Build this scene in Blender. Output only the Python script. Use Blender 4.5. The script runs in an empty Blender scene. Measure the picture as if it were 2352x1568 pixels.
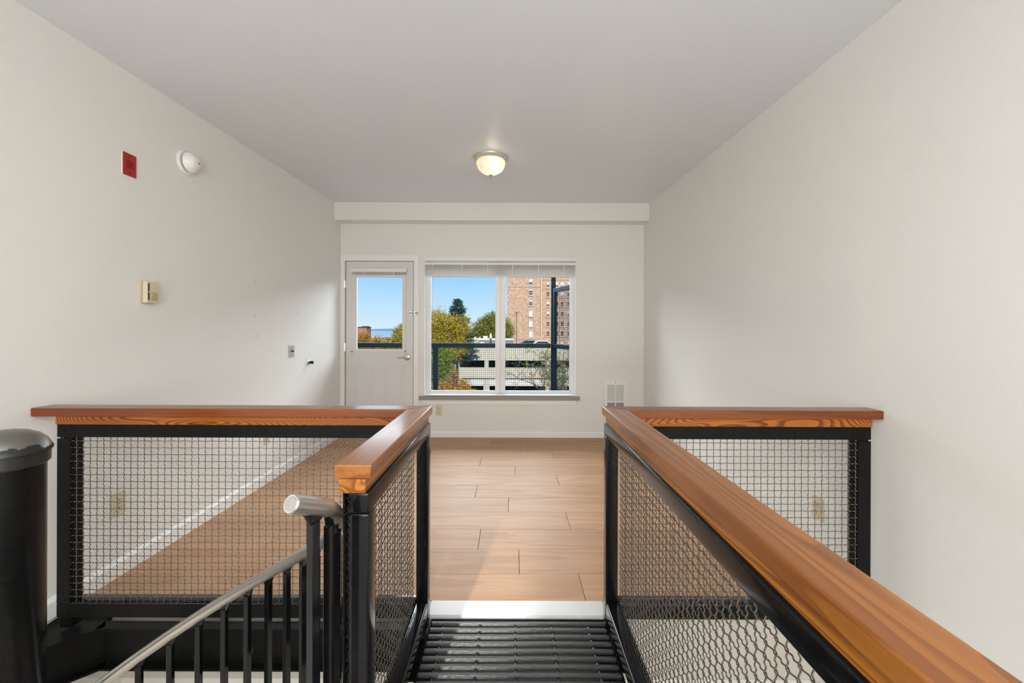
import bpy, bmesh, math, random
import numpy as np
from mathutils import Vector, Matrix

PI = math.pi
C = bpy.context.scene.collection
SC = bpy.context.scene
H = 1.241                      # eye height above the upper floor
F = 914.67                     # focal length in pixels of a 2352 wide frame
ROLL = 0.0035

# ------------------------------------------------------------------ camera
cam = bpy.data.cameras.new('camera'); co = bpy.data.objects.new('camera', cam); C.objects.link(co)
cam.sensor_width = 36; cam.lens = 14.0; cam.clip_start = 0.02; cam.clip_end = 20000
cam.shift_y = -27 / 2352; cam.shift_x = 2 / 2352
co.location = (0, 0, H); co.rotation_euler = (PI / 2, -ROLL, 0)
SC.camera = co
SC.view_settings.view_transform = 'Standard'; SC.view_settings.look = 'None'
SC.view_settings.gamma = 1; SC.view_settings.use_curve_mapping = False
SC.view_settings.exposure = 0.2
SC.cycles.max_bounces = 10; SC.cycles.diffuse_bounces = 6; SC.cycles.glossy_bounces = 4
SC.cycles.transparent_max_bounces = 16
SC.cycles.sample_clamp_indirect = 5; SC.cycles.sample_clamp_direct = 6

# ------------------------------------------------------------------ world (clear autumn sky)
w = bpy.data.worlds.new('sky'); SC.world = w; w.use_nodes = True
nt = w.node_tree; nt.nodes.clear()
tc = nt.nodes.new('ShaderNodeTexCoord'); sep = nt.nodes.new('ShaderNodeSeparateXYZ')
nt.links.new(tc.outputs['Generated'], sep.inputs[0])
rp = nt.nodes.new('ShaderNodeValToRGB'); cr = rp.color_ramp
cr.elements[0].position = 0.0; cr.elements[0].color = (.66, .80, .92, 1)
cr.elements[1].position = 1.0; cr.elements[1].color = (.26, .50, .88, 1)
for p, c in ((.05, (.52, .75, .94, 1)), (.14, (.30, .60, .92, 1)), (.4, (.28, .56, .92, 1))):
    e = cr.elements.new(p); e.color = c
nt.links.new(sep.outputs['Z'], rp.inputs[0])
cn = nt.nodes.new('ShaderNodeTexNoise'); cn.inputs['Scale'].default_value = 3.0; cn.inputs['Detail'].default_value = 6
mp = nt.nodes.new('ShaderNodeMapping'); mp.inputs['Scale'].default_value = (1, 1, 7); mp.inputs['Location'].default_value = (.3, 0, .2)
nt.links.new(tc.outputs['Generated'], mp.inputs[0]); nt.links.new(mp.outputs[0], cn.inputs['Vector'])
cr2 = nt.nodes.new('ShaderNodeValToRGB'); cr2.color_ramp.elements[0].position = .58; cr2.color_ramp.elements[1].position = .85
cr2.color_ramp.elements[1].color = (.45, .45, .45, 1)
nt.links.new(cn.outputs[0], cr2.inputs[0])
mx = nt.nodes.new('ShaderNodeMixRGB'); mx.inputs[2].default_value = (.85, .9, .95, 1)
nt.links.new(cr2.outputs[0], mx.inputs[0]); nt.links.new(rp.outputs[0], mx.inputs[1])
bg = nt.nodes.new('ShaderNodeBackground'); bg.inputs[1].default_value = .96
wo = nt.nodes.new('ShaderNodeOutputWorld')
nt.links.new(mx.outputs[0], bg.inputs[0]); nt.links.new(bg.outputs[0], wo.inputs[0])

def light(kind, name, loc, energy, color=(1, 1, 1), rot=(0, 0, 0), **kw):
    l = bpy.data.lights.new(name, kind); l.energy = energy; l.color = color
    for k, v in kw.items(): setattr(l, k, v)
    o = bpy.data.objects.new(name, l); o.location = loc; o.rotation_euler = rot; C.objects.link(o); return o

def aim(o, tgt):
    d = Vector(tgt) - o.location
    o.rotation_euler = d.to_track_quat('-Z', 'Y').to_euler()

sun = light('SUN', 'sun', (0, 0, 30), 3.9, (1, .93, .82), angle=.009)
aim(sun, Vector((0, 0, 30)) + Vector((-.28, .8, -.52)))
# added fill light behind the camera; the rear wall has no window
rear = light('AREA', 'rear_fill', (-.1, -3.6, 1.3), 34, (.98, .985, 1), shape='RECTANGLE', size=3.0, size_y=1.9)
aim(rear, (-.1, 0, 1.35))
# added lamp out of view over the street, boosts skylight through window and door
sky_fill = light('AREA', 'added_sky_fill', (0, 13.0, 6.5), 6200, (.90, .96, 1), shape='RECTANGLE', size=32, size_y=5.4)
aim(sky_fill, (0, 4.6, 1.3))
up = light('AREA', 'rear_upward_fill', (0, -2.2, .9), 92, (.94, .97, 1), shape='RECTANGLE', size=2.2, size_y=1.2)  # added fill aimed upward to brighten the ceiling, no fixture there
aim(up, (0, -1.6, 3.0))
down = light('AREA', 'rear_downward_fill', (-.2, -1.3, 2.36), 74, (1, .985, .96), shape='RECTANGLE', size=1.8, size_y=.9)  # added downward fill for the side walls, no fixture there
# daylight portals in the far window and the door
for nm, x0, x1, z0, z1 in (('window_portal', -.93, .68, .53, 1.86), ('door_portal', -1.78, -1.26, 1.02, 1.85)):
    p = light('AREA', nm, ((x0 + x1) / 2, 4.74, (z0 + z1) / 2), 1, shape='RECTANGLE', size=x1 - x0, size_y=z1 - z0)
    p.rotation_euler = (-PI / 2, 0, 0); p.data.cycles.is_portal = True
# low beam from a lamp behind the camera that grazes the left newel and rakes the grating
beam = light('SPOT', 'low_beam', (-1.095, -3.3, 2.1), 1250, (1, .96, .90), spot_size=.115, spot_blend=.9, shadow_soft_size=.045)
aim(beam, (-.165, 1.72, .05))
light('POINT', 'lower_floor_fill', (-.3, .6, -2.3), 15, (1, .93, .84), shadow_soft_size=.25)  # unseen fill added to brighten the storey below the floor edge

# ------------------------------------------------------------------ helpers
def P(px, py, Y):
    """point at depth Y that shows at pixel (px, py) -> (X, Z)"""
    u = px - 1174; v = 757 - py
    return ((u - ROLL * v) * Y / F, H + (v + ROLL * u) * Y / F)

class MB:
    def __init__(s): s.v = []; s.f = []
    def add(s, v, f):
        n = len(s.v); s.v += [tuple(p) for p in v]; s.f += [tuple(i + n for i in q) for q in f]; return s
    def box(s, x0, x1, y0, y1, z0, z1):
        v = [(x, y, z) for x in (x0, x1) for y in (y0, y1) for z in (z0, z1)]
        return s.add(v, [(0, 1, 3, 2), (4, 6, 7, 5), (0, 4, 5, 1), (2, 3, 7, 6), (0, 2, 6, 4), (1, 5, 7, 3)])
    def prism(s, poly, a0, a1, axis='z'):
        n = len(poly); v = []
        for a in (a0, a1):
            for p, q in poly:
                v.append({'z': (p, q, a), 'x': (a, p, q), 'y': (p, a, q)}[axis])
        f = [tuple(range(n))[::-1], tuple(range(n, 2 * n))] + [(i, (i + 1) % n, n + (i + 1) % n, n + i) for i in range(n)]
        return s.add(v, f)
    def tube(s, pts, r, sides=12, cap=True):
        pts = [Vector(p) for p in pts]; n = len(pts)
        rr = r if isinstance(r, (list, tuple)) else [r] * n
        v = []; prev = None
        for i, p in enumerate(pts):
            t = (pts[min(i + 1, n - 1)] - pts[max(i - 1, 0)]).normalized()
            if prev is None:
                a = Vector((0, 0, 1)) if abs(t.z) < .9 else Vector((1, 0, 0))
                u = t.cross(a).normalized()
            else:
                u = (prev - t * prev.dot(t)).normalized()
            prev = u; w_ = t.cross(u)
            for k in range(sides):
                a = 2 * PI * k / sides
                v.append(p + (u * math.cos(a) + w_ * math.sin(a)) * rr[i])
        f = [(i * sides + k, i * sides + (k + 1) % sides, (i + 1) * sides + (k + 1) % sides, (i + 1) * sides + k)
             for i in range(n - 1) for k in range(sides)]
        if cap: f += [tuple(range(sides))[::-1], tuple(range((n - 1) * sides, n * sides))]
        return s.add(v, f)
    def lathe(s, prof, origin=(0, 0, 0), axis='z', sides=32, flute=None):
        """prof: (radius, height) list, spun about the axis through origin"""
        v = []; O = Vector(origin)
        for r, h in prof:
            for k in range(sides):
                a = 2 * PI * k / sides
                q = r * (1 + (flute if (flute and k % 2) else 0))
                c, d = q * math.cos(a), q * math.sin(a)
                v.append(O + {'z': Vector((c, d, h)), 'x': Vector((h, c, d)), 'y': Vector((d, h, c))}[axis])
        n = len(prof)
        f = [(i * sides + k, i * sides + (k + 1) % sides, (i + 1) * sides + (k + 1) % sides, (i + 1) * sides + k)
             for i in range(n - 1) for k in range(sides)]
        f += [tuple(range(sides))[::-1], tuple(range((n - 1) * sides, n * sides))]
        return s.add(v, f)
    def build(s, name, mat, parent=None, bevel=0, smooth=False, seg=2):
        me = bpy.data.meshes.new(name); me.from_pydata(s.v, [], s.f)
        bm = bmesh.new(); bm.from_mesh(me)
        bmesh.ops.recalc_face_normals(bm, faces=bm.faces)
        if bevel:
            bmesh.ops.bevel(bm, geom=list(bm.edges), offset=bevel, segments=seg, affect='EDGES', profile=.5, clamp_overlap=True)
        bm.to_mesh(me); bm.free()
        if smooth: me.polygons.foreach_set('use_smooth', [True] * len(me.polygons))
        if smooth == 'auto':
            me.set_sharp_from_angle(angle=math.radians(35))
        me.materials.append(mat)
        o = bpy.data.objects.new(name, me); C.objects.link(o)
        if parent: 
            o.parent = parent; o.matrix_parent_inverse = Matrix.Translation(-parent.location)
        return o

def tag(o, label, cat, group=None, kind=None):
    if label: o['label'] = label
    if cat: o['category'] = cat
    if group: o['group'] = group
    if kind: o['kind'] = kind
    return o

def thing(name, loc, label, cat, group=None, kind=None):
    o = bpy.data.objects.new(name, None); C.objects.link(o); o.location = loc
    o.empty_display_size = .05
    return tag(o, label, cat, group, kind)

def struct(o, label=None):
    o['kind'] = 'structure'
    if label: o['label'] = label
    return o

# ------------------------------------------------------------------ materials
def mat(name, col, rough=.5, metal=0, spec=.5, coat=0, bump=None, noise=None, emit=None):
    """bump=(scale, strength, distance) ; noise=(scale, amount) varies the value"""
    m = bpy.data.materials.new(name); m.use_nodes = True; n = m.node_tree; b = n.nodes['Principled BSDF']
    b.inputs['Base Color'].default_value = (*col, 1); b.inputs['Roughness'].default_value = rough
    b.inputs['Metallic'].default_value = metal; b.inputs['Specular IOR Level'].default_value = spec
    b.inputs['Coat Weight'].default_value = coat; b.inputs['Coat Roughness'].default_value = .12
    t = n.nodes.new('ShaderNodeTexCoord')
    if noise:
        nz = n.nodes.new('ShaderNodeTexNoise'); nz.inputs['Scale'].default_value = noise[0]; nz.inputs['Detail'].default_value = 5
        n.links.new(t.outputs['Object'], nz.inputs['Vector'])
        r = n.nodes.new('ShaderNodeMapRange'); r.inputs[3].default_value = 1 - noise[1]; r.inputs[4].default_value = 1 + noise[1]
        r.inputs[1].default_value = .3; r.inputs[2].default_value = .7
        n.links.new(nz.outputs[0], r.inputs[0])
        v = n.nodes.new('ShaderNodeVectorMath'); v.operation = 'SCALE'; v.inputs[0].default_value = col
        n.links.new(r.outputs[0], v.inputs['Scale']); n.links.new(v.outputs[0], b.inputs['Base Color'])
    if bump:
        nz = n.nodes.new('ShaderNodeTexNoise'); nz.inputs['Scale'].default_value = bump[0]; nz.inputs['Detail'].default_value = 3
        n.links.new(t.outputs['Object'], nz.inputs['Vector'])
        bp = n.nodes.new('ShaderNodeBump'); bp.inputs['Strength'].default_value = bump[1]; bp.inputs['Distance'].default_value = bump[2]
        n.links.new(nz.outputs[0], bp.inputs['Height']); n.links.new(bp.outputs[0], b.inputs['Normal'])
    if emit:
        b.inputs['Emission Color'].default_value = (*emit[0], 1); b.inputs['Emission Strength'].default_value = emit[1]
    return m

def wood(name, c1, c2, along, ring=26, stretch=.10, rough=.3, coat=.5, mixlow=.35, mixhigh=.75, dist=2.5, fine=.12):
    """grain runs along world axis `along`"""
    m = bpy.data.materials.new(name); m.use_nodes = True; n = m.node_tree; b = n.nodes['Principled BSDF']
    L = n.links.new
    t = n.nodes.new('ShaderNodeTexCoord'); oi = n.nodes.new('ShaderNodeObjectInfo')
    ad = n.nodes.new('ShaderNodeVectorMath'); ad.operation = 'ADD'
    sc = n.nodes.new('ShaderNodeMath'); sc.operation = 'MULTIPLY'; sc.inputs[1].default_value = 37.0
    L(oi.outputs['Random'], sc.inputs[0]); L(t.outputs['Object'], ad.inputs[0]); L(sc.outputs[0], ad.inputs[1])
    mp = n.nodes.new('ShaderNodeMapping'); s = [1, 1, 1]; s['xyz'.index(along)] = stretch
    mp.inputs['Scale'].default_value = s; L(ad.outputs[0], mp.inputs[0])
    n1 = n.nodes.new('ShaderNodeTexNoise'); n1.inputs['Scale'].default_value = 5; n1.inputs['Detail'].default_value = 2
    n1.inputs['Distortion'].default_value = .4
    L(mp.outputs[0], n1.inputs['Vector'])
    m1 = n.nodes.new('ShaderNodeMath'); m1.operation = 'MULTIPLY'; m1.inputs[1].default_value = ring
    L(n1.outputs[0], m1.inputs[0])
    sn = n.nodes.new('ShaderNodeMath'); sn.operation = 'FRACT'; L(m1.outputs[0], sn.inputs[0])
    mr = n.nodes.new('ShaderNodeValToRGB'); e = mr.color_ramp.elements
    e[0].position = mixlow; e[0].color = (*c1, 1); e[1].position = mixhigh; e[1].color = (*c2, 1)
    x = mr.color_ramp.elements.new(.97); x.color = (*c2, 1); x = mr.color_ramp.elements.new(1.0); x.color = (*c1, 1)
    L(sn.outputs[0], mr.inputs[0])
    mp2 = n.nodes.new('ShaderNodeMapping'); s2 = [60, 60, 60]; s2['xyz'.index(along)] = 2.5
    mp2.inputs['Scale'].default_value = s2; L(ad.outputs[0], mp2.inputs[0])
    n2 = n.nodes.new('ShaderNodeTexNoise'); n2.inputs['Scale'].default_value = 1.5; n2.inputs['Detail'].default_value = 4
    L(mp2.outputs[0], n2.inputs['Vector'])
    r = n.nodes.new('ShaderNodeMapRange'); r.inputs[1].default_value = .3; r.inputs[2].default_value = .7
    r.inputs[3].default_value = 1 - fine; r.inputs[4].default_value = 1 + fine; L(n2.outputs[0], r.inputs[0])
    # each board its own tone
    r2 = n.nodes.new('ShaderNodeMapRange'); r2.inputs[3].default_value = .93; r2.inputs[4].default_value = 1.07
    L(oi.outputs['Random'], r2.inputs[0])
    mu = n.nodes.new('ShaderNodeMath'); mu.operation = 'MULTIPLY'; L(r.outputs[0], mu.inputs[0]); L(r2.outputs[0], mu.inputs[1])
    v = n.nodes.new('ShaderNodeVectorMath'); v.operation = 'SCALE'; L(mr.outputs[0], v.inputs[0]); L(mu.outputs[0], v.inputs['Scale'])
    L(v.outputs[0], b.inputs['Base Color'])
    b.inputs['Roughness'].default_value = rough; b.inputs['Coat Weight'].default_value = coat; b.inputs['Coat Roughness'].default_value = .15
    b.inputs['Specular IOR Level'].default_value = .3
    bp = n.nodes.new('ShaderNodeBump'); bp.inputs['Strength'].default_value = .12; bp.inputs['Distance'].default_value = .001
    L(n2.outputs[0], bp.inputs['Height']); L(bp.outputs[0], b.inputs['Normal'])
    return m

def wall_mat(name, col, spots=()):
    m = mat(name, col, .42, spec=.35, bump=(170, .35, .0015))
    if spots:
        n = m.node_tree; b = n.nodes['Principled BSDF']; L = n.links.new
        g = n.nodes.new('ShaderNodeNewGeometry'); nz = n.nodes.new('ShaderNodeTexNoise'); nz.inputs['Scale'].default_value = 40
        L(g.outputs['Position'], nz.inputs['Vector'])
        mp = n.nodes.new('ShaderNodeVectorMath'); mp.operation = 'MULTIPLY_ADD'; mp.inputs[1].default_value = (.03, .03, .03)
        L(nz.outputs[1], mp.inputs[0]); L(g.outputs['Position'], mp.inputs[2])
        last = None
        for (x, y, z, r) in spots:
            d = n.nodes.new('ShaderNodeVectorMath'); d.operation = 'DISTANCE'; d.inputs[1].default_value = (x + .015, y + .015, z + .015)
            L(mp.outputs[0], d.inputs[0])
            q = n.nodes.new('ShaderNodeMath'); q.operation = 'LESS_THAN'; q.inputs[1].default_value = r; L(d.outputs['Value'], q.inputs[0])
            if last is None: last = q.outputs[0]
            else:
                a = n.nodes.new('ShaderNodeMath'); a.operation = 'MAXIMUM'; L(last, a.inputs[0]); L(q.outputs[0], a.inputs[1]); last = a.outputs[0]
        mx = n.nodes.new('ShaderNodeMixRGB'); mx.inputs[1].default_value = (*col, 1); mx.inputs[2].default_value = (*[c * .87 for c in col], 1)
        L(last, mx.inputs[0]); L(mx.outputs[0], b.inputs['Base Color'])
    return m

WALLC = (.775, .765, .725)
spots = []
for px, py, r in ((586, 649, .014), (623, 639, .010), (680, 667, .016), (690, 629, .008), (682, 719, .014), (610, 718, .010), (585, 726, .012),
                  (590, 771, .016), (697, 762, .008), (721, 763, .008), (726, 646, .008), (741, 648, .006), (712, 485, .007), (758, 485, .007), (505, 342, .006), (620, 432, .006), (672, 423, .006)):
    Y = 1.97 * F / (1174 - px); X, Z = P(px, py, Y); spots.append((-1.97, Y, Z, r))
M_wall = wall_mat('wall_paint', WALLC)
M_wall_l = wall_mat('wall_paint_left', WALLC, spots)
M_ceil = mat('ceiling_paint', (.72, .745, .78), .38, spec=.4, bump=(60, .12, .002))
M_trim = mat('white_trim_paint', (.84, .83, .80), .35)
M_board = mat('white_nosing_paint', (.66, .655, .635), .3, noise=(9, .03))
M_fascia = mat('fascia_paint', (.50, .47, .42), .6)
M_black = mat('black_gloss_enamel', (.005, .005, .006), .12, spec=.35, noise=(30, .3), bump=(25, .08, .002))
M_blackm = mat('black_satin_enamel', (.007, .007, .0065), .42, spec=.12, noise=(30, .2))
M_grate = mat('grating_enamel', (.065, .065, .063), .36, metal=.85, bump=(90, .5, .0014))
M_wire = mat('wire_steel', (.17, .155, .135), .25, metal=.85)
M_tube = mat('brushed_steel', (.62, .60, .57), .33, metal=1, bump=(300, .05, .0005))
M_chrome = mat('satin_nickel', (.7, .69, .67), .25, metal=1)
M_beige = mat('almond_plastic', (.64, .56, .40), .4)
M_beiged = mat('almond_plastic_dark', (.50, .40, .22), .4)
M_white = mat('white_plastic', (.80, .79, .76), .35)
M_dark = mat('dark_slot', (.01, .01, .01), .7)
M_red = mat('red_plate_paint', (.36, .014, .012), .45)
M_redd = mat('red_plate_recess', (.22, .008, .008), .5)
M_sill = mat('grey_sill_laminate', (.30, .27, .235), .45)
M_vinyl = mat('window_vinyl', (.80, .79, .78), .3)
M_slat = mat('blind_slat', (.76, .74, .70), .4)
M_door = mat('door_paint', (.70, .685, .66), .4)
M_cap_y = wood('fir_cap_along', (.275, .098, .018), (.185, .058, .010), 'y', ring=12, stretch=.07, fine=.16, coat=.5)
M_cap_x = wood('fir_cap_across', (.215, .055, .008), (.16, .037, .005), 'x', ring=6, coat=.3, stretch=.06, fine=.12)
M_sub_y = wood('fir_subrail_along', (.38, .145, .022), (.20, .062, .011), 'y', ring=26, stretch=.08, fine=.14, coat=.2)
M_sub_x = wood('fir_subrail_across', (.35, .105, .011), (.145, .034, .005), 'x', ring=80, stretch=.16, fine=.12, mixlow=.45, coat=.15)
M_plank = wood('floor_plank_oak', (.475, .275, .150), (.425, .235, .120), 'x', ring=7, stretch=.09, rough=.52, coat=0, fine=.07)

M_plank.node_tree.nodes['Principled BSDF'].inputs['Specular IOR Level'].default_value = .32
def glass_mat():
    m = bpy.data.materials.new('window_glass'); m.use_nodes = True; n = m.node_tree; n.nodes.clear()
    o = n.nodes.new('ShaderNodeOutputMaterial'); mi = n.nodes.new('ShaderNodeMixShader'); tr = n.nodes.new('ShaderNodeBsdfTransparent')
    gl = n.nodes.new('ShaderNodeBsdfGlossy'); gl.inputs['Roughness'].default_value = .02
    fr = n.nodes.new('ShaderNodeFresnel'); fr.inputs[0].default_value = 1.45
    tr.inputs[0].default_value = (.97, .98, .98, 1)
    k_ = n.nodes.new('ShaderNodeMath'); k_.operation = 'MULTIPLY'; k_.inputs[1].default_value = .03
    n.links.new(fr.outputs[0], k_.inputs[0]); n.links.new(k_.outputs[0], mi.inputs[0]); n.links.new(tr.outputs[0], mi.inputs[1]); n.links.new(gl.outputs[0], mi.inputs[2])
    n.links.new(mi.outputs[0], o.inputs[0]); return m
M_glass = glass_mat()

# ------------------------------------------------------------------ room shell
XL, XR, YB, YF, YR = -1.97, 1.53, 4.596, 1.82, -4.0
def ceil_z(y): return 2.475 + .0398 * y
def rects_wall(mb, x0, x1, z0, z1, y0, y1, holes):
    xs = sorted({x0, x1} | {h[0] for h in holes} | {h[1] for h in holes}); zs = sorted({z0, z1} | {h[2] for h in holes} | {h[3] for h in holes})
    for a, b in zip(xs, xs[1:]):
        for c, d in zip(zs, zs[1:]):
            mx_, mz = (a + b) / 2, (c + d) / 2
            if any(h[0] < mx_ < h[1] and h[2] < mz < h[3] for h in holes): continue
            mb.box(a, b, y0, y1, c, d)
def bx(px, py): return P(px, py, YB)
DX0, DZ1 = bx(792, 598); DX1, _ = bx(952, 598)          # door rough opening
WX0, WZ1 = bx(975, 598); WX1, WZ0 = bx(1322, 908)       # window opening
mb = MB(); rects_wall(mb, XL - .15, XR + .15, -2.95, 3.0, YB, YB + .16, [(DX0, DX1, 0.0, DZ1), (WX0, WX1, WZ0, WZ1)])
struct(mb.build('wall_back', M_wall))
struct(MB().box(XL - .15, XL, YR, YB, -2.95, 3.0).build('wall_left', M_wall_l))
struct(MB().box(XR, XR + .15, YR, YB, -2.95, 3.0).build('wall_right', M_wall))
struct(MB().box(XL - .15, XR + .15, YR - .15, YR, -2.95, 3.0).build('wall_front', M_wall))
mb = MB(); mb.prism([(YR - .15, ceil_z(YR - .15)), (YB + .16, ceil_z(YB + .16)), (YB + .16, 3.0), (YR - .15, 3.0)], XL - .15, XR + .15, 'x')
struct(mb.build('ceiling', M_ceil))
struct(MB().box(XL, XR, 4.425, YB, 2.456, 2.72).build('trim_1', M_wall), 'shallow soffit along the top of the window wall')
# lower storey behind and below
struct(MB().box(XL, XR, YR, YB, -2.95, -2.85).build('lower_floor', mat('lower_floor_paint', (.5, .42, .33), .6)))
struct(MB().box(XL, XR, 2.02, 2.1, -2.85, -.29).build('lower_wall', mat('lower_wall_paint', (.80, .78, .74), .5)))

# floor: slab + individual planks
fl = struct(MB().box(XL, XR, YF, YB, -.29, -.012).build('floor', mat('subfloor', (.12, .08, .05), .8)))
rows = [1.825, 2.025, 2.252, 2.479, 2.711, 2.946, 3.175, 3.403, 3.632, 3.860, 4.089, 4.318, 4.547, 4.592]
joints = [.347, .047, -.184, .375, -.016, -.263, .389, .038, -.283, .42, .1, -.2, .33]
random.seed(3)
for i in range(len(rows) - 1):
    y0, y1 = rows[i], rows[i + 1]; cuts = [XL + .006]; k = joints[i] - 1.22 * 3
    while k < XR - .05:
        if k > XL + .06: cuts.append(k)
        k += 1.22
    cuts.append(XR - .006)
    for a, b in zip(cuts, cuts[1:]):
        cx, cy = (a + b) / 2, (y0 + y1) / 2; g = .0012
        m_ = MB().box(a - cx + g, b - cx - g, y0 - cy + g * .6, y1 - cy - g * .6, -.012, 0)
        o = m_.build('floor_plank', M_plank, None, bevel=.0008, seg=1); o.location = (cx, cy, random.uniform(-.0002, .0002)); o.parent = fl
# white nosing board and fascia at the floor edge
struct(MB().box(-.36, .42, 1.732, 1.824, -.022, .0015).build('trim_2', M_board, bevel=.002), 'white painted nosing board at the edge of the plank floor')
struct(MB().box(XL, XR, 1.745, YF, -.29, -.022).box(XL, -.36, 1.745, YF, -.022, 0).box(.42, XR, 1.745, YF, -.022, 0).build('trim_3', M_fascia), 'painted face of the floor edge')
# baseboards
def bprof(a0, a1, s):  # simple profile
    return [(a0, 0), (a0 + s * .012, 0), (a0 + s * .012, .052), (a0 + s * .006, .064), (a0, .066)]
dcx = bx(783, 800)[0]; dcx1 = bx(963, 800)[0]
for nm, x0, x1 in (('baseboard_back', dcx1 + .002, XR),):
    struct(MB().prism(bprof(YB, 0, -1), x0, x1, 'x').build(nm, M_trim))
def sprof(a, s, h=.075): return [(a, 0), (a + s * .013, 0), (a + s * .013, h * .8), (a + s * .005, h), (a, h)]
mb = MB(); mb.prism(sprof(XL, 1, .085), 1.48, YB, 'y'); o = struct(mb.build('baseboard_left', M_trim))
mb = MB(); mb.prism(sprof(XR, -1, .085), 1.745, YB, 'y'); struct(mb.build('baseboard_right', M_trim))

# ------------------------------------------------------------------ balcony door
def R(px0, py0, px1, py1, Y):
    x0, z1 = P(px0, py0, Y); x1, z0 = P(px1, py1, Y); return x0, x1, z0, z1
dr = thing('door_1', ((DX0 + DX1) / 2, YB, 0), 'white half-lite balcony door with a folded blind and lever handle', None, kind='structure')
lx0, lz1 = bx(795, 600); lx1, _ = bx(949, 600)
gx0, gx1, gz0, gz1 = R(820, 636, 924, 802, YB)
ly0, ly1 = YB + .008, YB + .050
mb = MB(); rects_wall(mb, lx0, lx1, .008, lz1, ly0, ly1, [(gx0 - .01, gx1 + .01, gz0 - .01, gz1 + .01)])
mb.build('door_leaf', M_door, dr)
for a, b in ((813, 857), (883, 927)):
    x0, x1, z0, z1 = R(a, 839, b, 972, YB)
    m_ = MB()
    for q in ((x0, x1, z1 - .014, z1), (x0, x1, z0, z0 + .014), (x0, x0 + .014, z0 + .014, z1 - .014), (x1 - .014, x1, z0 + .014, z1 - .014)):
        m_.box(q[0], q[1], ly0 - .005, ly0 + .002, q[2], q[3])
    m_.build('door_panel_moulding', M_door, dr, bevel=.002)
    MB().box(x0 + .03, x1 - .03, ly0 - .003, ly0 + .002, z0 + .03, z1 - .03).build('door_panel', M_door, dr, bevel=.0025)
mb = MB(); fx0, fx1, fz0, fz1 = R(812.5, 628, 931.5, 808.5, YB)
rects_wall(mb, fx0, fx1, fz0, fz1, ly0 - .012, ly0 + .002, [(gx0, gx1, gz0, gz1)])
mb.build('lite_frame', M_door, dr)
MB().box(gx0 - .008, gx1 + .008, ly0 + .016, ly0 + .022, gz0 - .008, gz1 + .008).build('door_pane', M_glass, dr)
# casing and jamb
cx0, cz1 = bx(783, 586); cx1, _ = bx(963, 586)
mb = MB()
mb.box(cx0, DX0 + .004, YB - .014, YB, 0, DZ1 - .004).box(DX1 - .004, cx1, YB - .014, YB, 0, DZ1 - .004).box(cx0, cx1, YB - .014, YB, DZ1 - .004, cz1)
mb.build('door_casing', M_trim, dr)
mb = MB(); t_ = .005
mb.box(DX0, DX0 + t_, YB, YB + .16, 0, DZ1).box(DX1 - t_, DX1, YB, YB + .16, 0, DZ1).box(DX0 + t_, DX1 - t_, YB, YB + .16, DZ1 - t_, DZ1)
mb.box(DX0 + t_, DX0 + .03, ly1 + .004, ly1 + .016, 0, DZ1 - t_).box(DX1 - .03, DX1 - t_, ly1 + .004, ly1 + .016, 0, DZ1 - t_).box(DX0 + .03, DX1 - .03, ly1 + .004, ly1 + .016, DZ1 - .03, DZ1 - t_)
mb.build('door_jamb', M_trim, dr)
MB().box(DX0, DX1, YB - .01, YB + .16, 0, .008).build('threshold', M_chrome, dr)
for y0, y1 in ((643, 661), (787, 807), (945, 963)):
    x, z0 = bx(792, y1); _, z1 = bx(792, y0)
    h_ = MB().tube([(x, YB - .012, z0), (x, YB - .012, z1)], .0065, 10)
    h_.box(x, x + .014, YB - .004, YB + .009, z0 + .004, z1 - .004)
    h_.build('hinge', M_chrome, dr, smooth='auto')
hx, hz = bx(935, 820)
hd = MB().lathe([(.037, 0), (.037, -.006), (.031, -.011), (.014, -.013), (.012, -.045), (0.001, -.046)], (hx, ly0, hz), 'y', 28).build('lever_rose', M_chrome, dr, smooth='auto')
pts = [(hx, ly0 - .045, hz)] + [(hx - .012 * k, ly0 - .047, hz + .004 - .0009 * k) for k in range(1, 10)]
MB().tube(pts, [.011, .0115, .011, .010, .0095, .009, .009, .009, .0085, .007], 12).build('lever', M_chrome, hd, smooth=True)
# swing-bar latch across leaf and casing
sx, sz = bx(949, 719)
m_ = MB().box(sx - .04, sx - .012, ly0 - .008, ly0, sz - .024, sz + .024)
m_.box(sx + .012, sx + .035, YB - .022, YB - .014, sz - .024, sz + .024)
m_.tube([(sx - .03, ly0 - .016, sz + .008), (sx + .065, YB - .03, sz + .006)], .0045, 8).tube([(sx - .03, ly0 - .016, sz - .008), (sx + .065, YB - .03, sz - .006)], .0045, 8)
m_.tube([(sx + .065, YB - .03, sz - .008), (sx + .065, YB - .03, sz + .008)], .0055, 8)
m_.tube([(sx - .045, ly0 - .006, sz), (sx - .03, ly0 - .02, sz)], .007, 8)
m_.build('swing_bar_latch', M_chrome, dr)
m_ = MB()
for px in (808, 930.5):
    x, z = bx(px, 807); m_.box(x - .008, x + .008, ly0 - .022, ly0 + .0, z - .008, z + .008)
m_.build('blind_bracket', M_sill, dr)

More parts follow.
